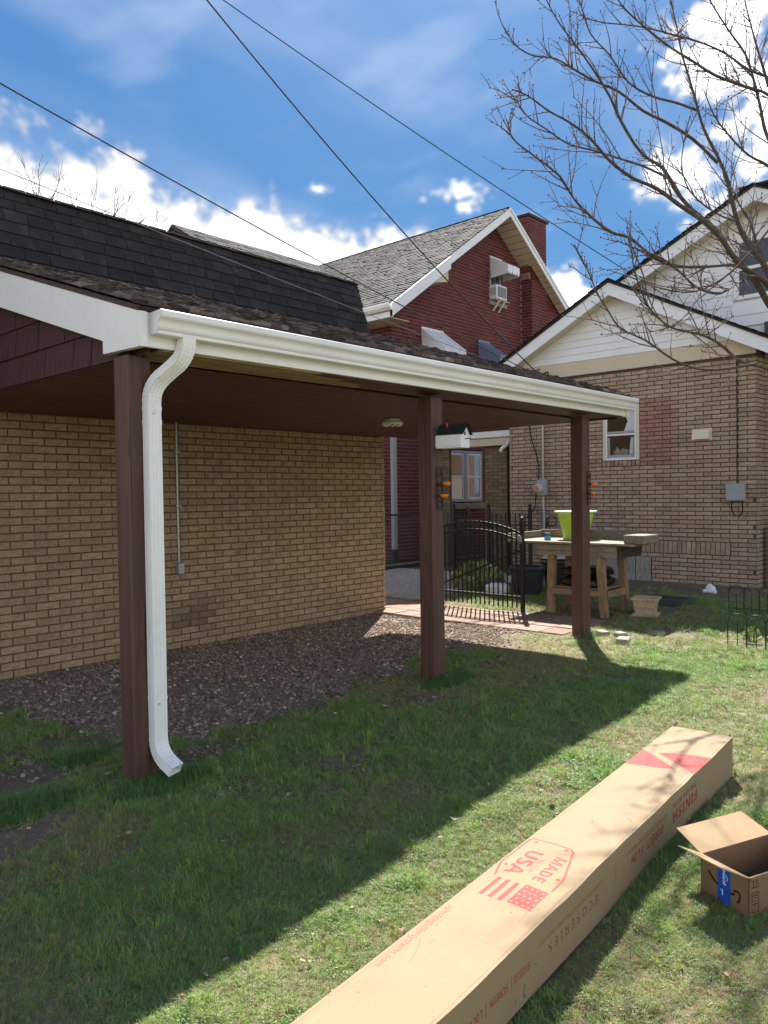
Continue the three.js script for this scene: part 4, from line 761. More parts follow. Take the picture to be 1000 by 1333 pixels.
// ------------------------------------------------------------ iron gate, fences
function picket(x, w, y0, y1, r = 0.0075) { return box(x - r, x + r, y0, y1, w - r, w + r, 0.0012, 1); }
{
  const g = thing('iron_gate', 'black iron garden gate with arched double top rail standing open', 'gate');
  const X = 8.30, a = 5.27, b = 6.74, y0 = gh(X, 6), arch = (w) => 0.99 + 0.15 * (1 - Math.pow((w - 6.005) / 0.735, 2));
  for (const w of [a, b]) { obj('stile', [box(X - 0.022, X + 0.022, y0 - (w === b ? 0.2 : -0.012), y0 + 1.16, w - 0.022, w + 0.022, 0.003, 1)], M.iron, g); obj('finial', [new THREE.SphereGeometry(0.026, 12, 8).translate(X, y0 + 1.185, -w)], M.iron, g); }
  for (const d of [0, -0.10]) { const pts = []; for (let k = 0; k <= 16; k++) { const w = a + (b - a) * k / 16; pts.push(V(X, y0 + arch(w) + d, w)); } const segs = []; for (let k = 0; k < 16; k++) segs.push(beam(pts[k], pts[k + 1], 0.026, 0.026, 0.002)); obj('arched_rail', segs, M.iron, g); }
  obj('bottom_rail', [beam(V(X, y0 + 0.20, a), V(X, y0 + 0.20, b), 0.028, 0.026, 0.002)], M.iron, g);
  obj('brace', [beam(V(X + 0.016, y0 + 0.22, b), V(X + 0.016, y0 + 0.80, a), 0.022, 0.008, 0.001)], M.iron, g);
  for (let w = a + 0.085; w < b - 0.04; w += 0.0705) obj('picket', picket(X, w, y0 + 0.06, y0 + arch(w) + 0.03), M.iron, g);
  obj('latch', [box(X - 0.05, X - 0.02, y0 + 0.90, y0 + 0.98, a - 0.01, a + 0.035, 0.004), new THREE.TorusGeometry(0.02, 0.004, 6, 12).rotateY(Math.PI / 2).translate(X - 0.045, y0 + 0.90, -a)], M.steel, g);
  const f = thing('iron_fence', 'black iron picket fence between the porch and the tan house', 'fence');
  const XF = 11.4, yf = gh(XF, 8);
  for (const w of [7.08, 7.93, 8.70]) { obj('fence_post', [box(XF - 0.025, XF + 0.025, yf - 0.2, yf + 1.16, w - 0.025, w + 0.025, 0.003, 1)], M.iron, f); obj('finial', [new THREE.SphereGeometry(0.032, 12, 8).translate(XF, yf + 1.195, -w)], M.iron, f); }
  for (const y of [0.14, 0.86]) obj('rail', [beam(V(XF, yf + y, 7.09), V(XF, yf + y, 9.2), 0.03, 0.026, 0.002)], M.iron, f);
  for (let w = 7.18; w < 9.2; w += 0.098) obj('picket', picket(XF, w, yf + 0.05, yf + 1.06, 0.008), M.iron, f);

  const c = thing('chain_link_fence', 'low chain link fence in front of the red house', 'fence');
  const yc = 0.22, xa = 10.9, xb = 13.6, w = 10.0;
  for (const x of [xa, xb]) { obj('fence_post', [cyl(0.032, 0.032, 1.15, 12, x, yc + 0.45, w)], M.greyDull, c); obj('cap', [new THREE.SphereGeometry(0.034, 10, 6).translate(x, yc + 1.03, -w)], M.greyDull, c); }
  obj('top_rail', [tube([V(xa, yc + 0.93, w), V((xa + xb) / 2, yc + 0.93, w), V(xb, yc + 0.93, w)], 0.02, 4, 8)], M.darkWood, c);
  const mesh = []; for (let k = -14; k < 42; k++) for (const s of [1, -1]) { let p = [xa + k * 0.065, 0.0], q = [p[0] + 0.9 * 0.9, 0.9]; if (s < 0) { p = [xa + k * 0.065 + 0.81, 0]; q = [xa + k * 0.065, 0.9]; } const cl = (e, o) => { let t = 0; if (e[0] < xa) t = (xa - e[0]) / (o[0] - e[0]); if (e[0] > xb) t = (xb - e[0]) / (o[0] - e[0]); return [e[0] + (o[0] - e[0]) * t, e[1] + (o[1] - e[1]) * t]; }; if (Math.max(p[0], q[0]) <= xa || Math.min(p[0], q[0]) >= xb) continue; const A = cl(p, q), Bq = cl(q, p); mesh.push(beam(V(A[0], yc + 0.02 + A[1], w + s * 0.002), V(Bq[0], yc + 0.02 + Bq[1], w + s * 0.002), 0.0024, 0.0024, 0.0004)); }
  obj('wire_mesh', mesh, M.greyDull, c);
  const t = thing('landscape_timber', 'dark weathered timber edging the raised grass bed by the red house', 'timber');
  obj('beam', [box(9.4, 13.9, 0.03, 0.19, 9.76, 9.90, 0.012)], M.darkWood, t);
  obj('upper_beam', [box(9.5, 13.9, 0.194, 0.215, 9.78, 9.90, 0.006)], M.oldWood, t);
  structure('raised_bed', [prism([[9.4, 0], [11.55, 0], [11.55, 0.2], [9.4, 0.2]], 'w', 9.905, 10.38), prism([[11.56, 0], [13.9, 0], [13.9, 0.2], [11.56, 0.2]], 'w', 9.905, 10.38)], mat(lin(0.05, 0.055, 0.022), { map: mapGrit }));
}
// ------------------------------------------------------------ workbench and what is on and around it
{
  const b = thing('workbench', 'weathered wooden potting bench with splayed legs beside the far carport post', 'workbench');
  const y0 = gh(8.7, 4.6), leg = (x, w, dx, dw, m) => obj('leg', [beam(V(x, y0 - 0.02, w), V(x + dx, y0 + 0.83, w + dw), 0.088, 0.088, 0.005, UX)], m, b);
  leg(8.50, 4.27, 0.02, 0.07, M.timber); leg(8.50, 4.99, 0.02, -0.02, M.timber); leg(9.02, 4.25, -0.02, 0.05, M.timber); leg(9.04, 5.03, -0.02, -0.02, M.timber);
  obj('apron', [box(8.455, 8.495, y0 + 0.70, y0 + 0.84, 4.10, 5.20, 0.005)], M.oldWood, b); obj('apron', [box(9.06, 9.10, y0 + 0.70, y0 + 0.84, 4.12, 5.20, 0.005)], M.oldWood, b);
  obj('apron', [box(8.50, 9.06, y0 + 0.70, y0 + 0.84, 4.06, 4.10, 0.005)], M.darkWood, b);
  for (let k = 0; k < 4; k++) obj('top_board', [box(8.40 + k * 0.203, 8.40 + k * 0.203 + 0.198, y0 + 0.845 + k * 0.001, y0 + 0.875, 3.86 + (k % 2) * 0.05, 5.56 - (k % 2) * 0.04, 0.004)], k % 2 ? M.oldWood : wood(lin(0.44, 0.34, 0.24)), b);
  obj('back_board', [box(9.19, 9.225, y0 + 0.872, y0 + 0.98, 3.92, 5.55, 0.005)], M.oldWood, b);
  obj('side_board', [box(8.40, 9.185, y0 + 0.878, y0 + 0.965, 5.515, 5.552, 0.005)], M.oldWood, b);
  obj('loose_block', [box(8.42, 8.80, y0 + 0.878, y0 + 0.975, 3.74, 3.99, 0.006)], M.oldWood, b);
  obj('stretcher', [box(8.46, 8.50, y0 + 0.22, y0 + 0.30, 4.29, 4.98, 0.005)], M.timber, b); obj('stretcher', [box(9.05, 9.09, y0 + 0.22, y0 + 0.30, 4.30, 5.02, 0.005)], M.timber, b);
  obj('end_stretcher', [beam(V(8.51, y0 + 0.26, 4.25), V(9.02, y0 + 0.26, 4.25), 0.085, 0.04)], M.timber, b);
  for (let k = 0; k < 4; k++) obj('shelf_board', [box(8.505 + k * 0.137, 8.637 + k * 0.137, y0 + 0.302, y0 + 0.322, 4.32, 4.97, 0.003)], M.timber, b);
  const lump = (cx, cy, cw, sx, sy, sw, seed, seg = 40) => { const g = new THREE.SphereGeometry(1, seg, seg >> 1), p = g.attributes.position; for (let i = 0; i < p.count; i++) { const x = p.getX(i), y = p.getY(i), z = p.getZ(i), e = (v) => Math.sign(v) * Math.pow(Math.abs(v), 0.6), n = 1 + 0.28 * (fbm(x * 3 + seed, z * 3 + y * 2.4, 3, 6) - 0.5) + 0.10 * (vn(x * 9 + seed, y * 9 + z * 5, 3) - 0.5); p.setXYZ(i, cx + e(x) * sx * n, Math.max(cy - sy, cy + e(y) * sy * n), -(cw + e(z) * sw * n)); } g.computeVertexNormals(); return g; };
  const bagM = mat(lin(0.010, 0.010, 0.011), { roughness: 0.28 });
  for (const [k, lab] of [[0, 'black plastic soil bag lying flat on the bench shelf'], [1, 'upper black plastic soil bag on the bench shelf']]) tag(obj('soil_bag', [lump(8.76, y0 + 0.385 + k * 0.115, 4.62 + k * 0.01, 0.26, 0.063, 0.31 - k * 0.03, 3 + k * 9)], bagM), lab, 'bag');
  // green planter on the bench
  const gp = thing('green_planter', 'lime green flower pot with wide rim on the workbench', 'flower pot'), gy = y0 + 0.877;
  const lime = mat(lin(0.42, 0.64, 0.07), { roughness: 0.4 });
  obj('pot', [lathe([[0, 0.004], [0.14, 0.0], [0.15, 0.015], [0.22, 0.29], [0.225, 0.34], [0.215, 0.34], [0.205, 0.28], [0.14, 0.03], [0, 0.03]], 36, 8.98, gy, 4.90)], lime, gp);
  obj('rim', [lathe([[0.222, 0.325], [0.262, 0.338], [0.268, 0.352], [0.262, 0.362], [0.222, 0.352]], 36, 8.98, gy, 4.90)], mat(lin(0.62, 0.72, 0.40), { roughness: 0.4 }), gp);
  obj('foot_arch', [lathe([[0.152, 0.0], [0.160, 0.0], [0.164, 0.02], [0.155, 0.02]], 36, 8.98, gy, 4.90)], lime, gp);
  const j = thing('paint_jar', 'small jar with blue label and dark lid on the workbench', 'jar');
  obj('glass', [cyl(0.040, 0.040, 0.07, 18, 8.62, y0 + 0.912, 5.10)], mat(lin(0.03, 0.14, 0.30), { roughness: 0.3 }), j);
  obj('label', [cyl(0.0415, 0.0415, 0.035, 18, 8.62, y0 + 0.908, 5.10)], mat(lin(0.05, 0.35, 0.50), { roughness: 0.5 }), j);
  obj('lid', [cyl(0.042, 0.042, 0.018, 18, 8.62, y0 + 0.957, 5.10)], mat(lin(0.02, 0.05, 0.12), { roughness: 0.4 }), j);
  // square clay planter
  const cp = thing('clay_planter', 'square tan clay planter with footed base on the ground by the bench', 'planter');
  const cy = gh(8.85, 3.95), clay = mat(lin(0.80, 0.62, 0.38), { map: mapGrit, bumpMap: bumpF, bumpScale: 0.003 });
  const sq = (pts) => { const g = new THREE.LatheGeometry(pts.map(([r, y]) => new THREE.Vector2(r * Math.SQRT2, y)), 4, Math.PI / 4); g.computeVertexNormals(); const q = g.toNonIndexed(); q.computeVertexNormals(); return q; };
  obj('body', [uvBox(sq([[0.0, 0.04], [0.104, 0.04], [0.108, 0.056], [0.132, 0.192], [0.132, 0.2], [0.12, 0.2], [0.104, 0.168], [0.0, 0.168]]).rotateY(0.25).translate(8.88, cy, -3.93))], clay, cp);
  obj('rim', [uvBox(sq([[0.128, 0.188], [0.1536, 0.1904], [0.1568, 0.2096], [0.1504, 0.2176], [0.12, 0.2144], [0.12, 0.192]]).rotateY(0.25).translate(8.88, cy, -3.93))], clay, cp);
  obj('base', [uvBox(sq([[0.0, -0.004], [0.148, -0.004], [0.148, 0.0144], [0.132, 0.024], [0.104, 0.04], [0.0, 0.04]]).rotateY(0.25).translate(8.88, cy, -3.93))], clay, cp);
  obj('soil', [uvBox(sq([[0.0, 0.1712], [0.108, 0.1712], [0.108, 0.16], [0.0, 0.16]]).rotateY(0.25).translate(8.88, cy, -3.93))], mat(lin(0.04, 0.028, 0.02), { map: mapGrit }), cp);
  for (const a of [0.25 + Math.PI, 0.25 + Math.PI / 2]) { const s = []; for (let k = 0; k < 5; k++) s.push(new THREE.TorusGeometry(0.024, 0.0056, 6, 12, Math.PI).translate(-0.088 + k * 0.044, 0.08, 0.1265).rotateX(-0.0)); obj('swag', s.map((q) => q.rotateY(a + Math.PI / 2).translate(8.88, cy, -3.93)), clay, cp); }
  const tray = thing('plastic_tray', 'dark green plastic tray lying on the grass behind the clay planter', 'tray'), tx = 9.75, tw = 4.05, ty = gh(9.75, 4.05);
  const tm = mat(lin(0.05, 0.07, 0.055), { roughness: 0.5 });
  obj('floor', [box(tx - 0.18, tx + 0.18, ty + 0.0, ty + 0.012, tw - 0.28, tw + 0.28, 0.002)], tm, tray);
  for (const [a, c, d, e] of [[-0.19, -0.18, -0.29, 0.29], [0.18, 0.19, -0.29, 0.29], [-0.18, 0.18, -0.29, -0.28], [-0.18, 0.18, 0.28, 0.29]]) obj('side', [box(tx + a, tx + c, ty, ty + 0.08, tw + d, tw + e, 0.002)], tm, tray);
  // dark pots behind the gate
  const pot = (x, w, r, h, c, lab, extra) => { const p = thing('nursery_pot', lab, 'pot'), y = gh(x, w); obj('pot', [lathe([[0, 0.005], [r * 0.72, 0], [r * 0.75, 0.02], [r * 0.95, h - 0.05], [r * 0.92, h - 0.05], [r * 0.7, 0.06], [0, 0.06]], 30, x, y, w)], c, p); obj('rim', [lathe([[r * 0.94, h - 0.06], [r * 1.04, h - 0.055], [r * 1.05, h], [r * 0.97, h + 0.004], [r * 0.92, h - 0.02]], 30, x, y, w)], c, p); if (extra) obj('soil', [cyl(r * 0.91, r * 0.90, 0.02, 24, x, y + h - 0.075, w)], mat(lin(0.03, 0.022, 0.018)), p); return p; };
  pot(9.62, 6.02, 0.255, 0.40, mat(lin(0.022, 0.025, 0.032), { roughness: 0.5 }), 'dark blue grey nursery pot beside the open gate', 1);
  pot(10.05, 5.72, 0.29, 0.46, mat(lin(0.018, 0.018, 0.02), { roughness: 0.5 }), 'large black tub behind the potting bench legs', 1);
  const hose = thing('coiled_hose', 'pale grey hose coiled on the rim of the black tub', 'hose'), hp = []; for (let k = 0; k <= 70; k++) { const a = k / 70 * Math.PI * 4.6; hp.push(V(10.05 + Math.cos(a) * (0.27 - k * 0.0006), gh(10.05, 5.72) + 0.482 + k * 0.0009, 5.72 + Math.sin(a) * (0.27 - k * 0.0006))); } hp.push(V(9.9, 0.72, 5.9), V(9.88, 0.80, 5.82)); obj('coil', [tube(hp, 0.014, 130, 7)], mat(lin(0.48, 0.50, 0.50), { roughness: 0.5 }), hose);
  tag(obj('white_bag', [lump(9.35, gh(9.35, 6.36) + 0.075, 6.36, 0.13, 0.085, 0.16, 31)], mat(lin(0.75, 0.76, 0.78), { roughness: 0.6 })), 'crumpled white plastic bag on the ground behind the gate', 'bag');
  tag(obj('garden_ornament', [lump(10.9, gh(10.9, 3.9) + 0.05, 3.9, 0.05, 0.052, 0.06, 77, 26), lump(10.87, gh(10.9, 3.9) + 0.024, 3.965, 0.03, 0.028, 0.026, 12, 18), lump(10.87, gh(10.9, 3.9) + 0.024, 3.835, 0.03, 0.028, 0.026, 15, 18), lump(10.88, gh(10.9, 3.9) + 0.10, 3.9, 0.028, 0.026, 0.034, 19, 18)], mat(lin(0.72, 0.74, 0.78), { roughness: 0.5 })), 'small white lumpy ornament at the foot of the tan house', 'ornament');
}
// ------------------------------------------------------------ paving, stones, wire edging
{
  const pave = structure('garden_path', [box(7.27, 8.30, -0.12, 0.018, 4.12, 7.6, 0.004)], mat(lin(0.16, 0.125, 0.09), { map: mapGrit }));
  const pm = tones([[0.42, 0.27, 0.195], [0.38, 0.235, 0.17], [0.46, 0.31, 0.225], [0.41, 0.29, 0.22]]), red = tones([[0.46, 0.10, 0.10], [0.50, 0.14, 0.13], [0.40, 0.09, 0.09]]);
  for (let w = 4.14, r = 0; w < 7.5; w += 0.300, r++) for (let k = 0; k < 3; k++) { const x0 = 7.29 + k * 0.336, y = Math.max(0.03, gh(x0, w)) + rr(0, 0.008); obj('paver', box(x0 + 0.004, x0 + 0.330, y - 0.05, y + 0.008, w + 0.004, w + 0.294, 0.006), pm[Math.floor(R() * 4)], pave); }
  const rp = structure('red_paving', [box(8.32, 9.02, -0.1, 0.012, 7.0, 7.62, 0.004)], M.mortarRed);
  for (let x = 8.34, r = 0; x < 8.95; x += 0.105, r++) for (let w = 7.02 + (r % 2) * 0.1; w < 7.55; w += 0.205) obj('red_brick', box(x, x + 0.099, 0.0, 0.036 + R() * 0.006, w, Math.min(w + 0.199, 7.6), 0.005), red[Math.floor(R() * 3)], rp);
  const st = [[7.30, 3.47, 0.20, 0.12, 0.055, 0.3, 'broken tan paver lying in the grass near the far post'], [7.55, 3.62, 0.13, 0.10, 0.05, 1.1, 'small pale stone beside the broken paver'], [7.86, 3.36, 0.15, 0.11, 0.035, -0.2, 'flat pale stone slab in the lawn past the broken paver'], [7.58, 3.83, 0.17, 0.09, 0.04, 0.9, 'narrow grey stone beside the far carport post']];
  for (const [x, w, a, c, h, t, lab] of st) { const g = chBox(a, h, c, 0.012); const p = g.attributes.position; for (let i = 0; i < p.count; i++) { const k = 1 + 0.25 * (vn(p.getX(i) * 22 + x * 9, p.getZ(i) * 22 + p.getY(i) * 30, 4) - 0.5); p.setXYZ(i, p.getX(i) * k, p.getY(i), p.getZ(i) * k); } g.rotateY(t).translate(x, gh(x, w) + h * 0.45, -w); g.computeVertexNormals(); tag(obj('stone', g, M.stone), lab, 'stone'); }
  const edging = (x, w0, n, lab, m) => {
    const e = thing('wire_edging', lab, 'garden edging'); const y = gh(x, w0 - 0.5), s = 0.17;
    for (let k = 0; k < n; k++) {
      const a = w0 - k * s, b = a - s * 1.0, pts = [V(x, y - 0.03, a), V(x, y + 0.22, a)]; for (let q = 1; q < 8; q++) { const t = q / 8 * Math.PI; pts.push(V(x + 0.004, y + 0.24 + Math.sin(t) * 0.08, (a + b) / 2 + Math.cos(t) * s / 2)); } pts.push(V(x + 0.008, y + 0.22, b), V(x + 0.008, y - 0.03, b));
      obj('hoop', [tube(pts, 0.0048, 40, 6)], M.iron, e);
      obj('upright', [tube([V(x + 0.01, y - 0.03, (a + b) / 2), V(x + 0.01, y + 0.1, (a + b) / 2), V(x + 0.01, y + 0.22, (a + b) / 2)], 0.0042, 4, 5)], M.iron, e);
    }
    obj('bottom_wire', [tube([V(x + 0.012, y + 0.05, w0), V(x + 0.012, y + 0.05, w0 - n * s / 2), V(x + 0.012, y + 0.05, w0 - n * s)], 0.004, 4, 5)], M.iron, e);
  };
  edging(7.72, 2.60, 5, 'black hooped wire edging around the small lime plant'); edging(9.60, 3.22, 6, 'black hooped wire edging in the shade near the tan house');
  tag(obj('edging_brick', [box(8.05, 8.14, gh(8.1, 2.2) - 0.02, gh(8.1, 2.2) + 0.06, 1.9, 2.36, 0.008)], tones([[0.36, 0.15, 0.14]])[0]), 'pinkish red edging brick behind the hooped wire', 'brick');
}
// ------------------------------------------------------------ long cardboard carton with red print
{
  const L = 4.0, Wd = 0.334, H = 0.218, PX = 500;
  const cw = 2000, chh = Math.round((Wd + H) * PX), cv = document.createElement('canvas'); cv.width = cw; cv.height = chh; const c = cv.getContext('2d');
  const im = c.createImageData(cw, chh);
  for (let y = 0; y < chh; y++) for (let x = 0; x < cw; x++) { const k = (y * cw + x) * 4, n = 0.94 + 0.06 * fbm(x / 60, y / 60, 4, 7) + 0.05 * (hash(x, y, 3) - 0.5) + 0.03 * (vn(x / 40, y / 1.6, 8) - 0.5); im.data[k] = 146 * n; im.data[k + 1] = 124 * n; im.data[k + 2] = 94 * n; im.data[k + 3] = 255; }
  c.putImageData(im, 0, 0);
  // canvas x = metres from the far end, canvas y downwards = from the side's bottom edge over the fold to the far edge of the lid
  const Y = (t) => (Wd + H - (t < 0.3111 ? t * Wd / 0.311 : t)) * PX, X = (s) => (s * 0.962 - 0.052) * PX, red = 'rgb(205,52,58)', faint = 'rgba(152,50,52,0.84)';
  for (let k = 0; k < 46; k++) { const x = hash(k, 1, 61) * cw, y = hash(k, 2, 61) * chh, l = 6 + hash(k, 3, 61) * 60, a = hash(k, 4, 61) * 0.8 - 0.4; c.strokeStyle = `rgba(${k % 3 ? '70,54,40' : '196,172,138'},${0.10 + 0.22 * hash(k, 5, 61)})`; c.lineWidth = 0.8 + hash(k, 6, 61) * 1.6; c.beginPath(); c.moveTo(x, y); c.quadraticCurveTo(x + l * 0.5, y + l * a, x + l, y + l * a * 1.4); c.stroke(); }
  for (let k = 0; k < 26; k++) { c.fillStyle = `rgba(66,48,34,${0.15 + 0.4 * hash(k, 1, 71)})`; c.beginPath(); c.ellipse(hash(k, 2, 71) * cw, hash(k, 3, 71) * chh, 1 + 3 * hash(k, 4, 71), 0.8 + 1.6 * hash(k, 5, 71), hash(k, 6, 71) * 3, 0, 7); c.fill(); }
  c.strokeStyle = 'rgba(84,66,48,0.5)'; c.lineWidth = 1.1; for (const tt of [0.012, 0.300]) { c.beginPath(); for (let x = 0; x <= cw; x += 20) c.lineTo(x, Y(tt) + 1.2 * (vn(x / 60, tt * 9, 3) - 0.5)); c.stroke(); }
  c.fillStyle = faint; c.strokeStyle = faint; c.textBaseline = 'middle'; c.textAlign = 'center';
  const text = (t, s0, s1, tc, px, font = 'bold', col = faint, fam = 'sans-serif') => { c.save(); c.fillStyle = col; c.font = `${font} ${px}px ${fam}`; const w = c.measureText(t).width; c.translate(X((s0 + s1) / 2), Y(tc)); c.scale((X(s1) - X(s0)) / w, 1); c.fillText(t, 0, 0); c.restore(); };
  const path = (p, fill, lw) => { c.beginPath(); p.forEach(([s, t], i) => (i ? c.lineTo(X(s), Y(t)) : c.moveTo(X(s), Y(t)))); if (fill) { c.closePath(); c.fill(); } else { c.lineWidth = lw; c.stroke(); } };
  // two red fields near the far end, split by a bare band
  c.beginPath(); c.moveTo(X(0.764), Y(0)); c.lineTo(X(0.514), Y(0.0)); c.lineTo(X(0.694), Y(0.215)); c.quadraticCurveTo(X(0.76), Y(0.13), X(0.764), Y(0)); c.fill();
  c.beginPath(); c.moveTo(X(0.529), Y(0.085)); c.quadraticCurveTo(X(0.45), Y(0.19), X(0.446), Y(0.3110)); c.lineTo(X(0.715), Y(0.3110)); c.closePath(); c.fill();
  // badge
  path([[2.143, 0.037], [2.048, 0.010], [1.815, 0.010], [1.793, 0.020], [1.787, 0.10], [1.79, 0.176], [1.81, 0.194], [2.03, 0.253], [2.125, 0.255]], 0, 4);
  for (const [s, t] of [[1.815, 0.041], [1.809, 0.165], [2.05, 0.033], [2.038, 0.237]]) { c.beginPath(); c.arc(X(s), Y(t), 4, 0, 7); c.fill(); }
  text('USA', 1.88, 2.105, 0.080, 46); text('IN THE', 1.935, 2.055, 0.128, 13, 'normal'); text('MADE', 1.875, 2.10, 0.182, 34);
  for (let k = 0; k < 3; k++) { const t = 0.056 + k * 0.036; path([[2.152, t], [2.152, t + 0.017], [2.297, t + 0.017], [2.297, t]], 1); }
  path([[2.142, 0.163], [2.142, 0.252], [2.288, 0.252], [2.288, 0.163]], 1);
  c.fillStyle = 'rgb(152,131,104)'; for (let a = 0; a < 5; a++) for (let b = 0; b < 4; b++) { const s = 2.158 + a * 0.029, t = 0.174 + b * 0.0215 + (a % 2) * 0.006, r = 3.6; c.beginPath(); for (let q = 0; q < 10; q++) { const an = q / 10 * Math.PI * 2 - Math.PI / 2, rad = q % 2 ? r * 0.45 : r; c[q ? 'lineTo' : 'moveTo'](X(s) + Math.cos(an) * rad, Y(t) + Math.sin(an) * rad); } c.closePath(); c.fill(); }
  c.fillStyle = faint;
  text('spectraguttersystems.com', 2.425, 2.86, 0.030, 17, 'normal', 'rgb(150,58,50)');
  c.strokeStyle = 'rgba(120,90,60,0.45)'; path([[2.52, 0.0], [2.53, 0.15], [2.545, 0.311]], 0, 1.2); c.strokeStyle = 'rgba(60,50,40,0.8)'; path([[1.385, 0.245], [1.40, 0.27]], 0, 1.6);
  // side: tops of the letters point down to the ground
  const S = Wd, dk = 'rgb(138,30,28)', br = 'rgb(108,42,32)';
  text('FINISH', 0.655, 1.02, S + 0.110, 36, 'bold', dk); text('THE JOB WITH', 0.67, 1.02, S + 0.058, 18, 'bold', br);
  text('DIRECT FLOW', 1.14, 1.52, S + 0.113, 24, 'bold', dk, 'monospace'); text('A COMPLETE LINE OF GUTTER PRODUCTS', 1.09, 1.58, S + 0.066, 10.5, 'normal', br);
  text('E C O S E R I E S', 1.855, 2.27, S + 0.120, 24, 'normal', br); text('A COMPLETE LINE OF GUTTER GUARD PRODUCTS', 1.805, 2.335, S + 0.073, 11, 'normal', br);
  c.strokeStyle = br; for (const [s, a, b] of [[1.68, 0.06, 0.13], [1.263, 0.13, 0.165], [2.527, 0.085, 0.135], [2.686, 0.085, 0.135], [2.799, 0.085, 0.135], [2.925, 0.085, 0.135]]) path([[s, S + a], [s, S + b]], 0, 1.4);
  for (const [t, a, b] of [['SHIELD', 2.403, 2.51], ['SCREEN', 2.547, 2.664], ['LOCK', 2.705, 2.782], ['GUARD', 2.82, 2.91]]) text(t, a, b, S + 0.108, 16, 'bold', dk, 'monospace');
  c.strokeStyle = 'rgba(45,40,36,0.85)'; path([[2.44, S + 0.155], [2.452, S + 0.185], [2.44, S + 0.20]], 0, 2.2); path([[2.50, S + 0.175], [2.508, S + 0.19]], 0, 1.6);
  const t = new THREE.CanvasTexture(cv); t.colorSpace = THREE.SRGBColorSpace; t.needsUpdate = true;
  const card = mat(lin(1, 1, 1), { map: t, roughness: 0.82 });
  // carton frame: origin on the lid's far left corner, d along the box towards the camera, n across
  const ang = 0.042, fall = 0.0425, d = V(-Math.cos(ang), 0, -Math.sin(ang)), n = V(Math.sin(ang), 0, -Math.cos(ang)), o = V(4.455, 0, 1.816), yb = -0.048;
  const cb = thing('long_carton', 'long cardboard carton with red lettering lying across the lawn', 'carton');
  const NS = 140, NT = 14, pos = [], uv = [], idx = [];
  const at = (s, t, y) => o.clone().addScaledVector(d, s).addScaledVector(n, t).setY(y - fall * s);
  const bulge = (s, t) => 0.009 * Math.sin(Math.PI * t / Wd) * (fbm(s * 1.6, t * 3, 2, 4) - 0.4) * 2 + 0.003 * (fbm(s * 9, t * 12, 2, 6) - 0.5);
  const edge = (s) => 0.008 * (fbm(s * 3.1, 0.5, 3, 9) - 0.5) * 2;
  const grid = (fn, uvf, a, b) => { const o0 = pos.length / 3; for (let i = 0; i <= a; i++) for (let j = 0; j <= b; j++) { const p = fn(i / a, j / b); pos.push(p.x, p.y, p.z); const q = uvf(i / a, j / b); uv.push(q[0], q[1]); } for (let i = 0; i < a; i++) for (let j = 0; j < b; j++) { const k = o0 + i * (b + 1) + j; idx.push(k, k + 1, k + b + 1, k + 1, k + b + 2, k + b + 1); } };
  const uvAt = (s, t) => [s / L, t / (Wd + H)];
  const build = () => { const g = new THREE.BufferGeometry(); g.setAttribute('position', new THREE.Float32BufferAttribute(pos.splice(0), 3)); g.setAttribute('uv', new THREE.Float32BufferAttribute(uv.splice(0), 2)); g.setIndex(idx.splice(0)); g.computeVertexNormals(); return g; };
  grid((a, b) => at(a * L, b * Wd + edge(a * L) * (b > 0.95), yb + H + bulge(a * L, b * Wd) * (b < 0.99 && b > 0.01)), (a, b) => uvAt(a * L, b * Wd), NS, NT); obj('lid', build(), card, cb);
  grid((a, b) => at(a * L, Wd + edge(a * L) * (b < 0.05) - 0.004 * Math.sin(Math.PI * b) * fbm(a * 6, b * 2, 2, 3), yb + H * (1 - b)), (a, b) => uvAt(a * L, Wd + b * H), NS, 6); obj('printed_side', build(), card, cb);
  const plain = mat(new THREE.Color('rgb(143,122,95)'), { map: mapFilm, roughness: 0.85 });
  grid((a, b) => at(a * L, 0, yb + H * b), (a, b) => [a * L, b * H], NS, 1); obj('back_side', build(), plain, cb);
  grid((a, b) => at(a * L, b * Wd, yb + 0.001), (a, b) => [a * L, b], NS, 1); obj('bottom', build(), plain, cb);
  grid((a, b) => at(0, a * Wd, yb + H * b), (a, b) => [a, b], 2, 2); grid((a, b) => at(L, a * Wd, yb + H * b), (a, b) => [a, b], 2, 2); obj('end_panel', build(), plain, cb);
  const tabs = [[0, 0.0, 0.05, H], [0, Wd - 0.03, 0.03, H - 0.01], [-0.0, Wd - 0.02, 0.06, 0.04]];
  for (const [s, tt, l, y] of tabs) obj('end_flap', [beam(at(s, tt, yb + y - 0.01), at(s - l, tt + 0.01, yb + y + 0.012), 0.022, 0.004, 0.0008)], plain, cb);
}
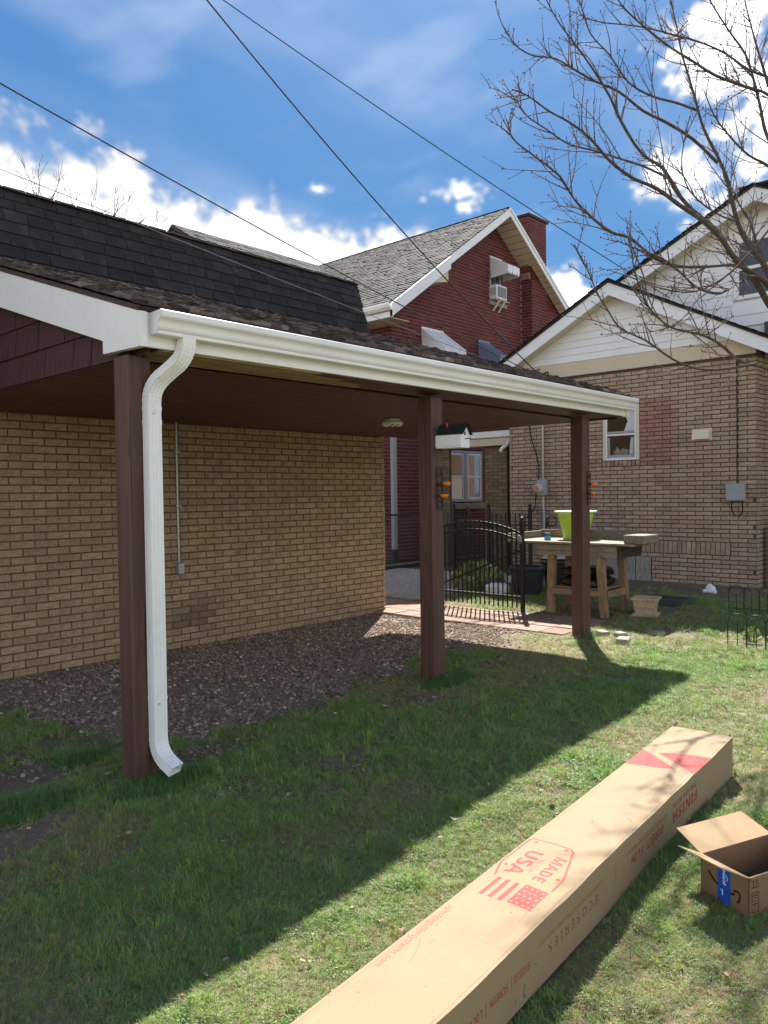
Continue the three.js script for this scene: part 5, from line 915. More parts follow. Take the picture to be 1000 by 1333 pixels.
// ------------------------------------------------------------ small open shipping box with blue tape
{
  const C = V(3.10, 0, 0.969), a = V(0.38, 0, 0.925), b = V(0.925, 0, -0.38), la = 0.232, lb = 0.414, H = 0.164, yb = -0.103;
  const bx = thing('shipping_box', 'small open shipping box with blue tape and raised flaps', 'cardboard box');
  const kraft = (w, h, draw, base = [124, 96, 70]) => { const P = 900, cv = document.createElement('canvas'); cv.width = Math.round(w * P); cv.height = Math.round(h * P); const c = cv.getContext('2d'), im = c.createImageData(cv.width, cv.height); for (let y = 0; y < cv.height; y++) for (let x = 0; x < cv.width; x++) { const k = (y * cv.width + x) * 4, n = 0.93 + 0.10 * fbm(x / 50, y / 50, 4, 17) + 0.07 * (hash(x, y, 13) - 0.5); for (let q = 0; q < 3; q++) im.data[k + q] = base[q] * n; im.data[k + 3] = 255; } c.putImageData(im, 0, 0); if (draw) draw(c, cv.width, cv.height, P); const t = new THREE.CanvasTexture(cv); t.colorSpace = THREE.SRGBColorSpace; return mat(lin(1, 1, 1), { map: t, roughness: 0.88 }); };
  const plain = kraft(0.3, 0.3), pale = kraft(0.3, 0.3, null, [156, 130, 98]);  // pale copy of the same board for the flaps, sunlight put into its colour
  const blue = 'rgb(22,72,170)';
  const word = (c, x, y, px, rot) => { c.save(); c.translate(x, y); c.rotate(rot); c.fillStyle = 'rgba(235,240,250,0.9)'; c.font = `bold ${px}px sans-serif`; c.textAlign = 'center'; c.fillText('prime', 0, 0); c.strokeStyle = 'rgba(235,240,250,0.9)'; c.lineWidth = px * 0.12; c.beginPath(); c.arc(0, px * -0.15, px * 0.62, 0.5, 2.5); c.stroke(); c.restore(); };
  const tapeFace = kraft(la, H, (c, w, h, P) => {
    c.strokeStyle = 'rgb(30,25,24)'; c.lineWidth = 9; c.lineCap = 'round'; c.beginPath(); c.moveTo(w * 0.17, h * 0.34); c.quadraticCurveTo(w * 0.42, h * 0.72, w * 0.70, h * 0.58); c.stroke();
    c.lineWidth = 8; c.beginPath(); c.moveTo(w * 0.70, h * 0.50); c.quadraticCurveTo(w * 0.82, h * 0.44, w * 0.82, h * 0.56); c.quadraticCurveTo(w * 0.82, h * 0.66, w * 0.77, h * 0.74); c.stroke();
    c.fillStyle = blue; c.fillRect(w * 0.36, 0, w * 0.27, h * 0.93); word(c, w * 0.52, h * 0.30, 20, -Math.PI / 2); c.fillStyle = 'rgba(225,235,250,0.85)'; c.fillRect(w * 0.42, h * 0.62, 12, 5); c.fillRect(w * 0.45, h * 0.66, 5, 14);
  });
  const markFace = kraft(lb, H, (c, w, h) => {
    c.strokeStyle = c.fillStyle = 'rgb(40,24,20)'; c.lineWidth = 4;
    for (const x of [22, 38]) { c.beginPath(); c.moveTo(x, 34); c.lineTo(x, 12); c.stroke(); c.beginPath(); c.moveTo(x - 6, 18); c.lineTo(x, 5); c.lineTo(x + 6, 18); c.fill(); } c.fillRect(12, 37, 36, 4);
    c.lineWidth = 3; c.strokeRect(14, 58, 34, 68); c.font = '7px sans-serif'; for (let k = 0; k < 6; k++) c.fillRect(18, 66 + k * 10, 26, k % 3 ? 2 : 4);
  });
  const tapeInner = kraft(la, H, (c, w, h) => { c.fillStyle = blue; c.fillRect(0, 0, w, h * 0.34); word(c, w * 0.3, h * 0.2, 18, 0); }, [138,110,88]);
  const P = (i, j, y) => C.clone().addScaledVector(a, i).addScaledVector(b, j).setY(yb + y);
  const panel = (p, q, r, s, m, name, par = bx) => {           // thin board through four corners, outer face textured
    const nn = q.clone().sub(p).cross(s.clone().sub(p)).normalize().multiplyScalar(0.004), A = [p, q, r, s], B = A.map((v) => v.clone().sub(nn)), pos = [], uv = [], U = [[0, 0], [1, 0], [1, 1], [0, 1]];
    const quad = (x, ux) => [[0, 1, 2], [0, 2, 3]].forEach((f) => f.forEach((i) => { pos.push(x[i].x, x[i].y, x[i].z); uv.push(...ux[i]); }));
    quad(A, U); quad([B[1], B[0], B[3], B[2]], [U[1], U[0], U[3], U[2]].map(([u, v]) => [u * 0.98, v * 0.98])); for (let i = 0; i < 4; i++) { const j = (i + 1) % 4; quad([A[j], A[i], B[i], B[j]], [[0.02, 0.02], [0.03, 0.02], [0.03, 0.03], [0.02, 0.03]]); }
    const g = new THREE.BufferGeometry(); g.setAttribute('position', new THREE.Float32BufferAttribute(pos, 3)); g.setAttribute('uv', new THREE.Float32BufferAttribute(uv, 2)); g.computeVertexNormals(); return obj(name, g, m, par);
  };
  panel(P(la, 0, 0), P(0, 0, 0), P(0, 0, H), P(la, 0, H), tapeFace, 'taped_side');
  panel(P(0, 0, 0), P(0, lb, 0), P(0, lb, H), P(0, 0, H), markFace, 'marked_side');
  panel(P(la, lb, 0), P(la, 0, 0), P(la, 0, H), P(la, lb, H), plain, 'back_side');
  panel(P(0, lb, 0), P(la, lb, 0), P(la, lb, H), P(0, lb, H), plain, 'end_side');
  panel(P(la - 0.006, lb - 0.005, 0.004), P(0.006, lb - 0.005, 0.004), P(0.006, lb - 0.005, H), P(la - 0.006, lb - 0.005, H), tapeInner, 'inner_tape');
  panel(P(0, 0, 0.001), P(la, 0, 0.001), P(la, lb, 0.001), P(0, lb, 0.001), plain, 'bottom');
  // flaps
  const fold = (p, q, dir, len, m) => { const s = [], n = 3; let a0 = p.clone(), b0 = q.clone(); const e = dir.clone().normalize(); panel(p, q, q.clone().addScaledVector(e, len).add(q.clone().sub(p).setLength(-0.012)), p.clone().addScaledVector(e, len).add(q.clone().sub(p).setLength(0.012)), m, 'flap'); };
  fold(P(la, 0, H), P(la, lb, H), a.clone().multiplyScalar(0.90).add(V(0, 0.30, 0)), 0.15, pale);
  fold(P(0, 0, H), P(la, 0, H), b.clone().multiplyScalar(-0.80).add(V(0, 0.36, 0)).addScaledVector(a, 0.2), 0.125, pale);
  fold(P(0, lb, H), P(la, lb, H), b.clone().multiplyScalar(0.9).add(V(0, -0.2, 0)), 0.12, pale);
  fold(P(0, 0.0, H), P(0, lb, H), a.clone().multiplyScalar(-0.25).add(V(0, -0.95, 0)), 0.012, plain);
}
// ------------------------------------------------------------ bare tree whose trunk stands outside the frame on the right
const LIMBS = [
 [0.075, [[7.76,3.29,2.25],[7.66,3.41,2.29],[7.54,3.54,2.35],[7.41,3.66,2.43],[7.27,3.82,2.5],[7.13,3.96,2.6],[6.93,4.09,2.74],[6.75,4.22,2.87],[6.56,4.3,3.01],[6.38,4.43,3.13],[6.23,4.6,3.23],[6.06,4.72,3.34],[5.9,4.79,3.44],[5.73,4.9,3.55],[5.61,4.93,3.62]]],
 [0.075, [[7.9,3.52,2.25],[7.87,3.7,2.33],[7.82,3.88,2.44],[7.78,4.1,2.52],[7.77,4.38,2.58],[7.78,4.55,2.62],[7.76,4.75,2.69],[7.7,5.03,2.8],[7.67,5.41,2.89],[7.63,5.83,2.99],[7.63,6.12,3.04],[7.6,6.52,3.13]]],
 [0.04, [[7.99,3.62,2.3],[8.06,3.88,2.42],[8.15,4.19,2.52],[8.22,4.4,2.64],[8.3,4.62,2.74]]],
 [0.045, [[8.28,5.39,2.35],[8.03,5.48,2.55],[7.8,5.56,2.73],[7.61,5.67,2.87],[7.42,5.78,3.01],[7.23,5.91,3.14],[7.06,6.04,3.25],[6.95,6.14,3.31],[6.85,6.26,3.34]]],
 [0.035, [[8.61,5.71,2.44],[8.5,5.86,2.65],[8.42,6.05,2.83],[8.32,6.19,3.02],[8.21,6.31,3.24],[7.97,6.45,3.58],[7.79,6.53,3.87],[7.69,6.62,4.07]]],
 [0.05, [[8.49,5.55,2.42],[8.49,5.83,2.5],[8.51,6.05,2.56],[8.52,6.34,2.63],[8.53,6.71,2.71]]],
 [0.045, [[8.35,5.03,2.41],[8.23,5.33,2.45],[8.12,5.57,2.48],[8.0,5.75,2.51],[7.83,5.95,2.61],[7.64,6.2,2.72],[7.53,6.32,2.75]]],
 [0.05, [[7.64,3.45,2.24],[7.41,3.58,2.4],[7.18,3.56,2.57],[6.91,3.55,2.76],[6.72,3.61,2.88],[6.52,3.77,3.02],[6.35,3.8,3.11],[6.18,3.92,3.21],[6.03,4.04,3.28],[5.9,4.21,3.34],[5.74,4.32,3.43],[5.61,4.38,3.48],[5.48,4.45,3.53],[5.4,4.58,3.54]]],
 [0.045, [[7.5,3.47,2.24],[7.34,3.41,2.36],[7.17,3.3,2.47],[7.0,3.34,2.6],[6.84,3.48,2.71],[6.7,3.58,2.8],[6.52,3.65,2.94],[6.36,3.71,3.05]]],
 [0.05, [[7.51,3.84,2.54],[7.4,4.01,2.64],[7.28,4.13,2.75],[7.16,4.31,2.86],[7.06,4.51,2.94],[6.93,4.63,3.07],[6.78,4.93,3.21],[6.7,5.15,3.28],[6.57,5.42,3.4],[6.46,5.63,3.51],[6.35,5.82,3.61],[6.24,6.09,3.71]]],
 [0.035, [[7.69,4.67,2.67],[7.48,4.88,2.83],[7.26,5.02,3.0],[7.08,5.1,3.13],[6.88,5.26,3.28],[6.68,5.34,3.43],[6.51,5.42,3.54],[6.35,5.49,3.64],[6.17,5.49,3.76],[6.03,5.56,3.85],[5.92,5.67,3.89]]],
 [0.028, [[7.68,5.22,2.85],[7.52,5.29,3.0],[7.36,5.34,3.15],[7.19,5.47,3.32],[7.05,5.73,3.45],[6.92,5.93,3.58],[6.84,6.24,3.65]]],
 [0.018, [[7.69,4.07,2.5],[7.54,4.15,2.64],[7.36,4.35,2.81],[7.3,4.58,2.86],[7.3,4.82,2.83],[7.32,5.02,2.79]]],
 [0.022, [[6.95,4.38,2.87],[6.78,4.46,3.0],[6.59,4.52,3.15],[6.4,4.57,3.29],[6.21,4.61,3.43],[6.05,4.72,3.55],[5.88,4.84,3.67],[5.8,4.94,3.7]]],
 [0.04, [[8.55,4.84,2.47],[8.37,4.93,2.6],[8.21,5.08,2.71],[8.05,5.28,2.82],[7.93,5.51,2.88]]],
 [0.014, [[6.62,3.8,3.07],[6.7,3.46,2.97],[6.72,3.28,2.94],[6.82,3.03,2.83],[6.95,2.96,2.68],[7.08,2.93,2.53]]],
 [0.04, [[7.43,2.62,2.15],[7.21,2.68,2.31],[7.02,2.83,2.43],[6.85,2.9,2.53],[6.63,2.95,2.69],[6.45,3.11,2.81],[6.31,3.43,2.88],[6.25,3.55,2.87]]],
 [0.025, [[7.25,2.65,2.19],[7.0,2.6,2.4],[6.81,2.6,2.54],[6.63,2.67,2.67],[6.43,2.83,2.83],[6.24,2.94,2.98],[6.13,3.09,3.04],[6.04,3.19,3.07],[5.94,3.4,3.12],[5.84,3.59,3.18]]],
 [0.02, [[7.35,3.82,2.12],[7.18,3.6,2.23],[6.98,3.39,2.36],[6.75,3.25,2.54],[6.55,3.25,2.68]]],
];
{
  const t = thing('bare_tree', 'bare spring tree with long upswept budding branches in front of the tan house', 'tree');
  const base = V(8.72, gh(8.72, 1.59) - 0.15, 1.59), fork = V(8.46, 2.0, 1.74);
  obj('trunk', [taper([base, V(8.66, 0.8, 1.62), V(8.55, 1.5, 1.68), fork, V(8.55, 3.0, 1.85), V(8.66, 4.1, 1.95), V(8.85, 5.5, 2.13), V(8.95, 7.4, 2.3)], 0.17, 0.07, 12, 4, 0.05)], M.bark, t);
  const trunkAt = (y) => (y < 4.1 ? V(8.55, 3.0, 1.85).lerp(V(8.66, 4.1, 1.95), clamp((y - 3) / 1.1, -0.9, 1)) : V(8.66, 4.1, 1.95).lerp(V(8.85, 5.5, 2.13), (y - 4.1) / 1.4));
  const twigs = [], R2 = rng(4242), q = (a, b) => a + (b - a) * R2();
  const rv = () => new THREE.Vector3(q(-1, 1), q(-1, 1), q(-1, 1)).normalize();
  const bud = (p, r) => twigs.push(norm(new THREE.SphereGeometry(r, 5, 4).scale(1, 1.5, 1).translate(p.x, p.y, p.z)));
  const twig = (p, dir, len, r, level) => {
    const pts = [p.clone()], d = dir.clone().normalize(), n = 4; const bend = rv().multiplyScalar(0.10);
    for (let k = 1; k <= n; k++) { d.add(bend).addScaledVector(rv(), 0.09).add(new THREE.Vector3(0, 0.05, 0)).normalize(); pts.push(pts[k - 1].clone().addScaledVector(d, len / n)); }
    twigs.push(norm(taper(pts, r, r * 0.35, 4, 2)));
    bud(pts[n], r * 0.95 + 0.001);
    if (level > 0) for (let k = 1; k < n; k++) if (R2() < 0.8) { const e = pts[k + 1].clone().sub(pts[k]).normalize(), o = rv(); o.addScaledVector(e, -o.dot(e)).normalize(); twig(pts[k].clone().lerp(pts[k + 1], R2()), e.clone().multiplyScalar(q(0.55, 0.9)).addScaledVector(o, q(0.5, 0.8)), len * q(0.25, 0.5), r * 0.6, level - 1); }
    for (let k = 1; k < n; k++) if (R2() < 0.5) bud(pts[k].clone().addScaledVector(rv(), r), r * 0.7);
  };
  const top = V(8.95, 7.4, 2.3);
  LIMBS.forEach(([r, pts], li) => {
    const P = pts.map(([x, y, w]) => V(x, y, w));
    if (P[0].x > 7.42 && ![2, 9, 10, 11, 12].includes(li)) { const y = P[0].y, s = li < 2 || li === 7 || li === 8 ? V(8.5, 2.5 + li * 0.04, 1.8) : li === 16 ? V(8.48, 2.2, 1.76) : trunkAt(Math.max(2.6, y - 0.55)); P.unshift(s, s.clone().lerp(P[0], 0.5).add(new THREE.Vector3(0, -0.06, 0))); }
    obj('limb', [taper(P, r * 0.49, Math.min(0.0045, r * 0.3), 8, 3, 0.14)], M.bark, t);
    const cv = new THREE.CatmullRomCurve3(P), L = cv.getLength(), n = Math.round(L * 15);
    for (let k = 0; k < n; k++) {
      const u = q(0.22, 1), p = cv.getPoint(u), e = cv.getTangent(u), o = rv(); o.addScaledVector(e, -o.dot(e)).normalize(); o.y += 0.25;
      const big = R2() < 0.40; twig(p, e.multiplyScalar(q(0.5, 1)).addScaledVector(o, q(0.5, 1)), (big ? q(0.3, 0.8) : q(0.08, 0.26)) * mix(1.1, 0.4, u), big ? 0.0066 : 0.0046, big ? 1 : 0);
    }
  });
  const cr = obj('crown', twigs, M.twig, t); cr.userData.label = 'fine budding twigs of the bare tree';

  // bare treetop behind the garage
  const b = thing('distant_tree', 'bare twiggy treetop showing above the mansard roof', 'tree');
  const tw = [], grow = (p, d, len, r, lv) => { const e = p.clone().addScaledVector(d, len), m = p.clone().lerp(e, 0.5).addScaledVector(rv(), len * 0.07); tw.push(norm(taper([p, m, e], r, r * 0.5, 4, 2))); if (lv) for (let k = 0; k < 3; k++) grow(p.clone().lerp(e, q(0.5, 1)), d.clone().addScaledVector(rv(), 0.55).add(new THREE.Vector3(0, 0.12, 0)).normalize(), len * q(0.55, 0.8), r * 0.6, lv - 1); };
  obj('trunk', [taper([V(7.6, -0.1, 15.2), V(7.55, 2.5, 15.2), V(7.5, 4.6, 15.15)], 0.16, 0.07, 8, 3)], M.bark, b);
  for (const [dx, dw, len] of [[-0.75, 0.3, 1.5], [-0.25, -0.3, 1.75], [0.3, 0.2, 1.6], [0.75, -0.2, 1.6]]) grow(V(7.5, 4.55, 15.15), V(dx, 1.0, dw).normalize(), len, 0.04, 4);
  obj('crown', tw, M.twig, b);
}

// ------------------------------------------------------------ ground cover
const keepOut = (x, w) => {
  const dx = x - 4.455, dw = w - 1.816, s = -dx * 0.9991 - dw * 0.042, t = dx * 0.042 - dw * 0.9991;
  if (s > -0.005 && s < 4.0 && t > -0.005 && t < 0.339) return true;
  const ex = x - 3.10, ew = w - 0.969, i = ex * 0.38 + ew * 0.925, j = ex * 0.925 - ew * 0.38; if (i > 0 && i < 0.232 && j > 0 && j < 0.414) return true;
  for (const [px, pw] of [[2.268, 3.975], [4.925, 3.99], [7.415, 3.99]]) if (Math.abs(x - px) < 0.075 && Math.abs(w - pw) < 0.075) return true;
  return insideHouse(x, w);
};
const inView = (x, w, m = 0.24) => { const f = x * 0.737 + w * 0.676, r = x * 0.676 - w * 0.737; return f > 1.2 && Math.abs(r) < f * (0.5 + m) + 0.25; };
{
  const R3 = rng(321), q = (a, b) => a + (b - a) * R3();
  const tuft = (n, h, wd, lean, spread) => {
    const pos = [], nor = [];
    for (let k = 0; k < n; k++) {
      const a = q(0, 6.283), ca = Math.cos(a), sa = Math.sin(a), bx = q(-spread, spread), bz = q(-spread, spread), hh = h * q(0.55, 1.15), ln = lean * q(0.3, 1.4) * hh, ww = wd * q(0.7, 1.2) / 2;
      const P = (f, side) => { const o = ln * f * f, y = hh * f * (1 - 0.25 * f * lean), hw = ww * (1 - f * 0.75) * side; return [bx + ca * o - sa * hw, y, bz + sa * o + ca * hw]; };
      const v = [P(0, -1), P(0, 1), P(0.55, -1), P(0.55, 1), [bx + ca * ln, hh * (1 - 0.25 * lean), bz + sa * ln]];
      for (const f of [[0, 1, 3], [0, 3, 2], [2, 3, 4]]) for (const i of f) pos.push(...v[i]);
    }
    const g = new THREE.BufferGeometry(); g.setAttribute('position', new THREE.Float32BufferAttribute(pos, 3)); g.computeVertexNormals(); g.setAttribute('uv', new THREE.Float32BufferAttribute(new Float32Array(pos.length / 3 * 2), 2)); return g;
  };
  const leafy = (n) => { const pos = []; for (let k = 0; k < n; k++) { const a = q(0, 6.283), r = q(0.004, 0.016), l = q(0.008, 0.014), y = q(0.012, 0.03), c = Math.cos(a), s = Math.sin(a), A = [c * r, y, s * r], B = [c * (r + l * 0.6) - s * l * 0.5, y + 0.003, s * (r + l * 0.6) + c * l * 0.5], C = [c * (r + l * 1.3), y + 0.001, s * (r + l * 1.3)], D = [c * (r + l * 0.6) + s * l * 0.5, y + 0.003, s * (r + l * 0.6) - c * l * 0.5]; pos.push(...A, ...B, ...C, ...A, ...C, ...D); } const g = new THREE.BufferGeometry(); g.setAttribute('position', new THREE.Float32BufferAttribute(pos, 3)); g.computeVertexNormals(); g.setAttribute('uv', new THREE.Float32BufferAttribute(new Float32Array(pos.length / 3 * 2), 2)); return g; };
  const blade = new THREE.MeshPhysicalMaterial({ color: 0xffffff, roughness: 0.75, side: THREE.DoubleSide, transmission: 0.5, thickness: 0 });
  const kinds = [tuft(9, 0.055, 0.0042, 0.75, 0.022), tuft(9, 0.045, 0.0038, 0.95, 0.026), tuft(7, 0.075, 0.0042, 0.6, 0.02), tuft(8, 0.030, 0.0046, 1.3, 0.03), leafy(9), tuft(6, 0.042, 0.0034, 2.3, 0.035)];
  const lists = kinds.map(() => []);
  const tall = [[1.55, 4.05, 0.45, 0.16], [2.3, 3.82, 0.35, 0.14], [4.95, 3.88, 0.32, 0.16], [7.42, 3.86, 0.24, 0.12], [2.2, 4.55, 0.2, 0.1]];
  const place = (N, rmin, rmax, sc) => {
    for (let i = 0; i < N; i++) {
      const rad = Math.sqrt(q(rmin * rmin, rmax * rmax)), an = q(-0.70, 0.66) + 0.7418, x = Math.cos(an) * rad, w = Math.sin(an) * rad;
      if (!inView(x, w) || keepOut(x, w) || pathAt(x, w)) continue;
      const gv = gravelAt(x, w), bare = bareAt(x, w), dv = driveAt(x, w); const edge = fbm(x * 7, w * 7, 3, 66);
      let dens = (1 - gv * 1.05) * (1 - bare * 0.9) * (1 - dv) * (0.55 + 0.75 * edge); if (x < 2.7 && w > 4.3) dens *= sm(0.40, 0.6, fbm(x * 1.8 + 4, w * 1.8, 3, 12)) + 0.05;
      let tl = 0; for (const [a, b, c, d] of tall) tl = Math.max(tl, 1 - Math.hypot((x - a) / c, (w - b) / d)); if (tl > 0.05) dens = 1;
      if (R3() > dens) continue;
      const dry = dryShadeAt(x, w), v = R3(), lush = fbm(x * 0.9 + 30, w * 0.9 + 8, 3, 36);
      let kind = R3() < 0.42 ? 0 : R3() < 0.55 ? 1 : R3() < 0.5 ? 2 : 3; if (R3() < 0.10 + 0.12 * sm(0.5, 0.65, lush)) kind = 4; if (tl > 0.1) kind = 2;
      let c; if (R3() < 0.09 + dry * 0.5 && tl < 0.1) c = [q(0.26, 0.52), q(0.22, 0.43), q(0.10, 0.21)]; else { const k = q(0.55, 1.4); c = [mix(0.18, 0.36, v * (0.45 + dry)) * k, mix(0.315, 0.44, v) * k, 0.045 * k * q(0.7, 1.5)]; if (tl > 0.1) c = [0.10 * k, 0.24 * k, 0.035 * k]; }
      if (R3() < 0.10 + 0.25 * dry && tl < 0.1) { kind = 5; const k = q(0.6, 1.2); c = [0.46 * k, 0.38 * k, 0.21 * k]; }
      if (kind === 4) c = [0.17 * q(0.8, 1.4), 0.33 * q(0.8, 1.2), 0.06];
      const s = 0.84 * sc * q(0.7, 1.25) * (1 - 0.35 * dry) * (1 + 0.7 * Math.max(0, tl)) * (0.6 + 0.55 * lush + 0.5 * sm(0.45, 0.75, fbm(x * 5.5, w * 5.5, 2, 58)));
      lists[kind].push([x, w, s, q(0, 6.28), c, q(-0.22, 0.22), q(-0.22, 0.22)]);
    }
  };
  place(160000, 1.3, 4.2, 0.86); place(150000, 4.2, 7.5, 0.95); place(78000, 7.5, 12.2, 1.15);
  const M4 = new THREE.Matrix4(), Q = new THREE.Quaternion(), E = new THREE.Euler(), S = new THREE.Vector3(), P = new THREE.Vector3(), C = new THREE.Color();
  kinds.forEach((g, k) => {
    const L = lists[k], im = new THREE.InstancedMesh(g, blade, L.length); im.name = numbered(k === 4 ? 'clover' : 'grass');
    L.forEach(([x, w, s, r, c, a, b], i) => { E.set(a, r, b); M4.compose(P.set(x, gh(x, w) - 0.004, -w), Q.setFromEuler(E), S.set(s, s, s)); im.setMatrixAt(i, M4); im.setColorAt(i, C.setRGB(...c)); });
    im.userData = { kind: 'stuff', label: ['medium green grass blades of the lawn', 'fine bent grass blades of the lawn', 'longer upright grass blades of the lawn', 'short flattened grass of the lawn', 'small clover and weed leaves in the lawn', 'pale dead grass blades lying in the lawn'][k], category: k === 4 ? 'clover' : 'grass' };
    im.receiveShadow = im.castShadow = true; scene.add(im);
  });
  // gravel
  const stones = [0, 1, 2].map((k) => { const g = new THREE.IcosahedronGeometry(1, 0), p = g.attributes.position; for (let i = 0; i < p.count; i++) { const a = 0.75 + 0.5 * vn(p.getX(i) * 3 + k * 7, p.getY(i) * 3 + p.getZ(i) * 2, k); p.setXYZ(i, p.getX(i) * a, p.getY(i) * a * 0.62, p.getZ(i) * a * 0.85); } g.computeVertexNormals(); return g; });
  const pl = [[], [], []];
  for (let i = 0; i < 90000; i++) { const x = q(1.6, 8.0), w = q(3.9, 6.9); const gv = gravelAt(x, w); if (!inView(x, w) || keepOut(x, w) || pathAt(x, w) || R3() > gv * (0.2 + 1.0 * sm(0.34, 0.62, fbm(x * 3, w * 3, 3, 49))) + bareAt(x, w) * 0.06 + 0.006) continue; const t = R3(), k = q(0.55, 1.35); const c = t < 0.5 ? [0.205, 0.145, 0.105] : t < 0.68 ? [0.25, 0.20, 0.16] : t < 0.92 ? [0.12, 0.078, 0.052] : [0.40, 0.34, 0.28]; pl[i % 3].push([x, w, 0.0055 + 0.015 * Math.pow(R3(), 2.6), q(0, 6.3), c.map((v) => v * k)]); }
  for (let i = 0; i < 26000; i++) { const x = q(8.3, 11.2), w = q(6.8, 9.8); if (!inView(x, w) || R3() > driveAt(x, w) || (x < 9.05 && w > 6.98 && w < 7.64)) continue; const k = q(0.7, 1.25); pl[i % 3].push([x, w, q(0.008, 0.018), q(0, 6.3), [0.42 * k, 0.38 * k, 0.33 * k]]); }
  const gm = mat(lin(1, 1, 1), { roughness: 0.9 });
  stones.forEach((g, k) => { const L = pl[k], im = new THREE.InstancedMesh(g, gm, L.length); im.name = numbered('gravel'); L.forEach(([x, w, s, r, c], i) => { E.set(q(-0.5, 0.5), r, q(-0.5, 0.5)); M4.compose(P.set(x, gh(x, w) + s * 0.25, -w), Q.setFromEuler(E), S.set(s, s, s)); im.setMatrixAt(i, M4); im.setColorAt(i, C.setRGB(...c)); }); im.userData = { kind: 'stuff', label: ['mixed brown gravel under the carport', 'grey brown gravel stones under the carport', 'loose gravel stones under the carport and on the drive'][k], category: 'gravel' }; im.castShadow = im.receiveShadow = true; scene.add(im); });

  // crumbled dead leaves caught in the gravel and the grass
  { const g = new THREE.PlaneGeometry(0.6, 1, 2, 2), p = g.attributes.position; for (let i = 0; i < p.count; i++) p.setZ(i, 0.18 * Math.abs(p.getX(i)) * 3 + 0.12 * p.getY(i) * p.getY(i)); g.rotateX(-Math.PI / 2); g.computeVertexNormals();
    const L = []; for (let i = 0; i < 9000 && L.length < 1500; i++) { const x = q(1.2, 9), w = q(0.6, 6.9); if (!inView(x, w) || keepOut(x, w) || R3() > 0.05 + 0.5 * gravelAt(x, w) * sm(0.42, 0.6, fbm(x * 2.4, w * 2.4, 3, 88)) + 0.25 * bareAt(x, w)) continue; L.push([x, w, q(0.008, 0.026), q(0, 6.3)]); }
    const im = new THREE.InstancedMesh(g, mat(lin(1, 1, 1), { side: THREE.DoubleSide, roughness: 0.9 }), L.length); im.name = 'leaf_litter';
    L.forEach(([x, w, s, r], i) => { E.set(q(-0.4, 0.4), r, q(-0.4, 0.4)); M4.compose(P.set(x, gh(x, w) + (gravelAt(x, w) > 0.5 ? 0.014 : 0.022), -w), Q.setFromEuler(E), S.set(s, s, s)); im.setMatrixAt(i, M4); const k = q(0.6, 1.3), c = R3() < 0.6 ? [0.26, 0.17, 0.10] : [0.38, 0.30, 0.19]; im.setColorAt(i, C.setRGB(c[0] * k, c[1] * k, c[2] * k)); });
    im.userData = { kind: 'stuff', label: 'crumbled brown leaf litter on gravel and grass', category: 'leaf litter' }; im.castShadow = im.receiveShadow = true; scene.add(im); }
  // plants: a variegated shrub behind the gate and a small lime plant inside the hooped wire
  const leafPlant = (name, label, cx, cw, rx, ry, n, cols, ls) => {
    const t = thing(name, label, 'plant'), y0 = gh(cx, cw), by = cols.map(() => []), st = [];
    for (let k = 0; k < n; k++) {
      const a = q(0, 6.283), rd = Math.sqrt(R3()) * rx, yy = y0 + 0.03 + q(0, 1) * ry * (1 - 0.6 * (rd / rx) ** 2), p = V(cx + Math.cos(a) * rd, yy, cw + Math.sin(a) * rd), l = ls * q(0.6, 1.2);
      const g = new THREE.PlaneGeometry(l * 0.55, l, 2, 3), pp = g.attributes.position; for (let i = 0; i < pp.count; i++) { const v = pp.getY(i) / l + 0.5; pp.setX(i, pp.getX(i) * Math.sin(Math.PI * (0.12 + 0.86 * v)) * 1.1); pp.setZ(i, 0.25 * l * v * v + Math.abs(pp.getX(i)) * 0.4); }
      g.computeVertexNormals(); g.rotateX(-q(0.1, 1.4)).rotateY(a + q(-0.8, 0.8)).translate(p.x, p.y, p.z); by[Math.floor(R3() * cols.length)].push(g);
      if (k % 9 === 0) st.push(tube([V(cx + Math.cos(a) * rd * 0.2, y0 - 0.01, cw + Math.sin(a) * rd * 0.2), V(cx + Math.cos(a) * rd * 0.6, (y0 + yy) / 2, cw + Math.sin(a) * rd * 0.6), p], 0.003, 5, 4));
    }
    obj('stems', st, mat(lin(0.10, 0.12, 0.04)), t);
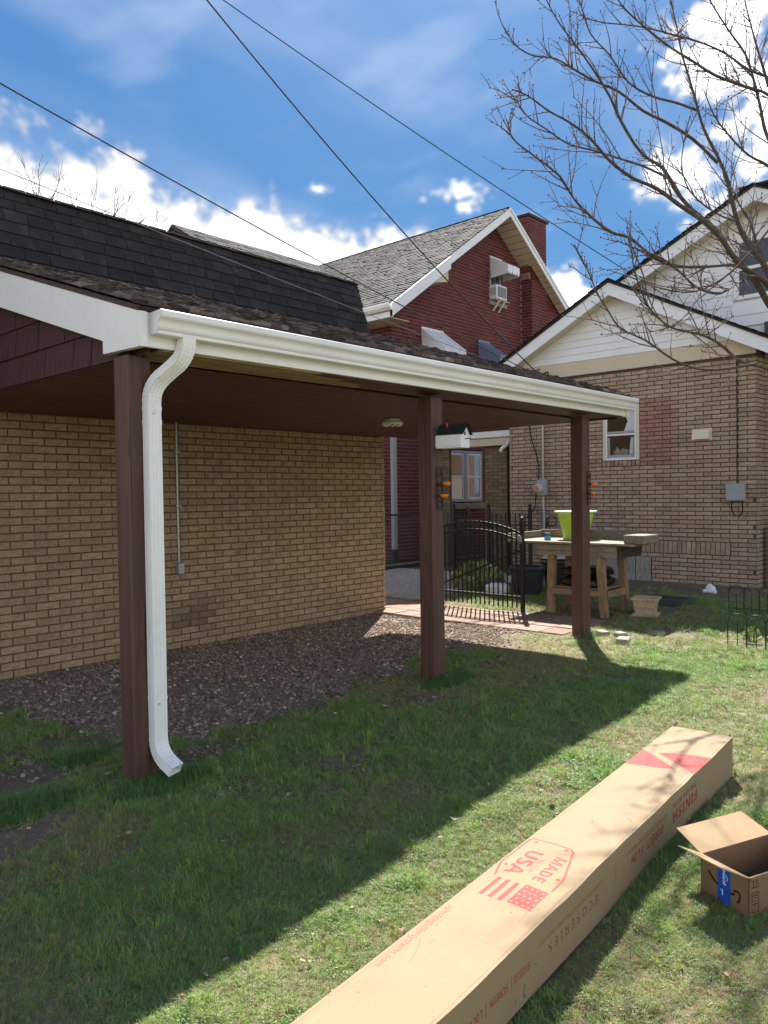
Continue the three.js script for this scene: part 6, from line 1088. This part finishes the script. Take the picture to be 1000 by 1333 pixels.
    by.forEach((g, i) => { const m = obj('foliage', g, new THREE.MeshPhysicalMaterial({ color: lin(...cols[i]), roughness: 0.8, side: THREE.DoubleSide, transmission: 0.35, thickness: 0 }), t); m.userData.kind = 'stuff'; });
  };
  leafPlant('variegated_shrub', 'yellow green variegated shrub behind the iron gate', 9.75, 7.0, 0.42, 0.40, 520, [[0.30, 0.34, 0.08], [0.12, 0.20, 0.04], [0.48, 0.50, 0.22]], 0.075);
  leafPlant('lime_plant', 'small lime leafed plant inside the hooped wire edging', 8.0, 2.47, 0.08, 0.14, 90, [[0.20, 0.27, 0.07], [0.28, 0.34, 0.12]], 0.042);
  // dry leaves on the lawn
  const lm = [[0.34, 0.22, 0.12], [0.42, 0.32, 0.20], [0.26, 0.16, 0.09], [0.50, 0.42, 0.30]].map((c) => mat(lin(...c), { side: THREE.DoubleSide, map: mapGrit }));
  const leaves = [[2.13, 2.37], [1.62, 2.87], [1.75, 3.05], [3.05, 2.35], [2.45, 2.95], [1.6, 3.3], [3.8, 2.6], [2.7, 3.2], [1.98, 2.16], [3.4, 1.98], [3.5, 2.06], [3.05, 1.86], [2.2, 1.95], [2.28, 0.98], [4.95, 2.7], [5.6, 1.9], [5.1, 1.45], [6.4, 3.15], [2.75, 1.85], [4.3, 3.2]];
  leaves.forEach(([x, w], i) => {
    const l = 0.032 + R3() * 0.028, g = new THREE.PlaneGeometry(l * 0.6, l, 4, 6), p = g.attributes.position; for (let k = 0; k < p.count; k++) { const v = p.getY(k) / l + 0.5, ed = Math.sin(Math.PI * clamp(0.08 + 0.9 * v)) * (0.8 + 0.3 * vn(v * 7, i, 2)); p.setX(k, p.getX(k) * ed); p.setZ(k, 0.010 * Math.sin(v * 4 + i) + Math.abs(p.getX(k)) * 0.5 + 0.004 * vn(p.getX(k) * 200, v * 6, i)); }
    g.computeVertexNormals(); g.rotateX(-Math.PI / 2 + q(-0.4, 0.4)).rotateY(q(0, 6.28)); g.translate(x, gh(x, w) + 0.035, -w);
    tag(obj('fallen_leaf', g, lm[i % 4]), 'dry tan leaf lying on the lawn', 'leaf', 'dry leaves scattered on the lawn');
  });
}
renderer.render(scene, camera);
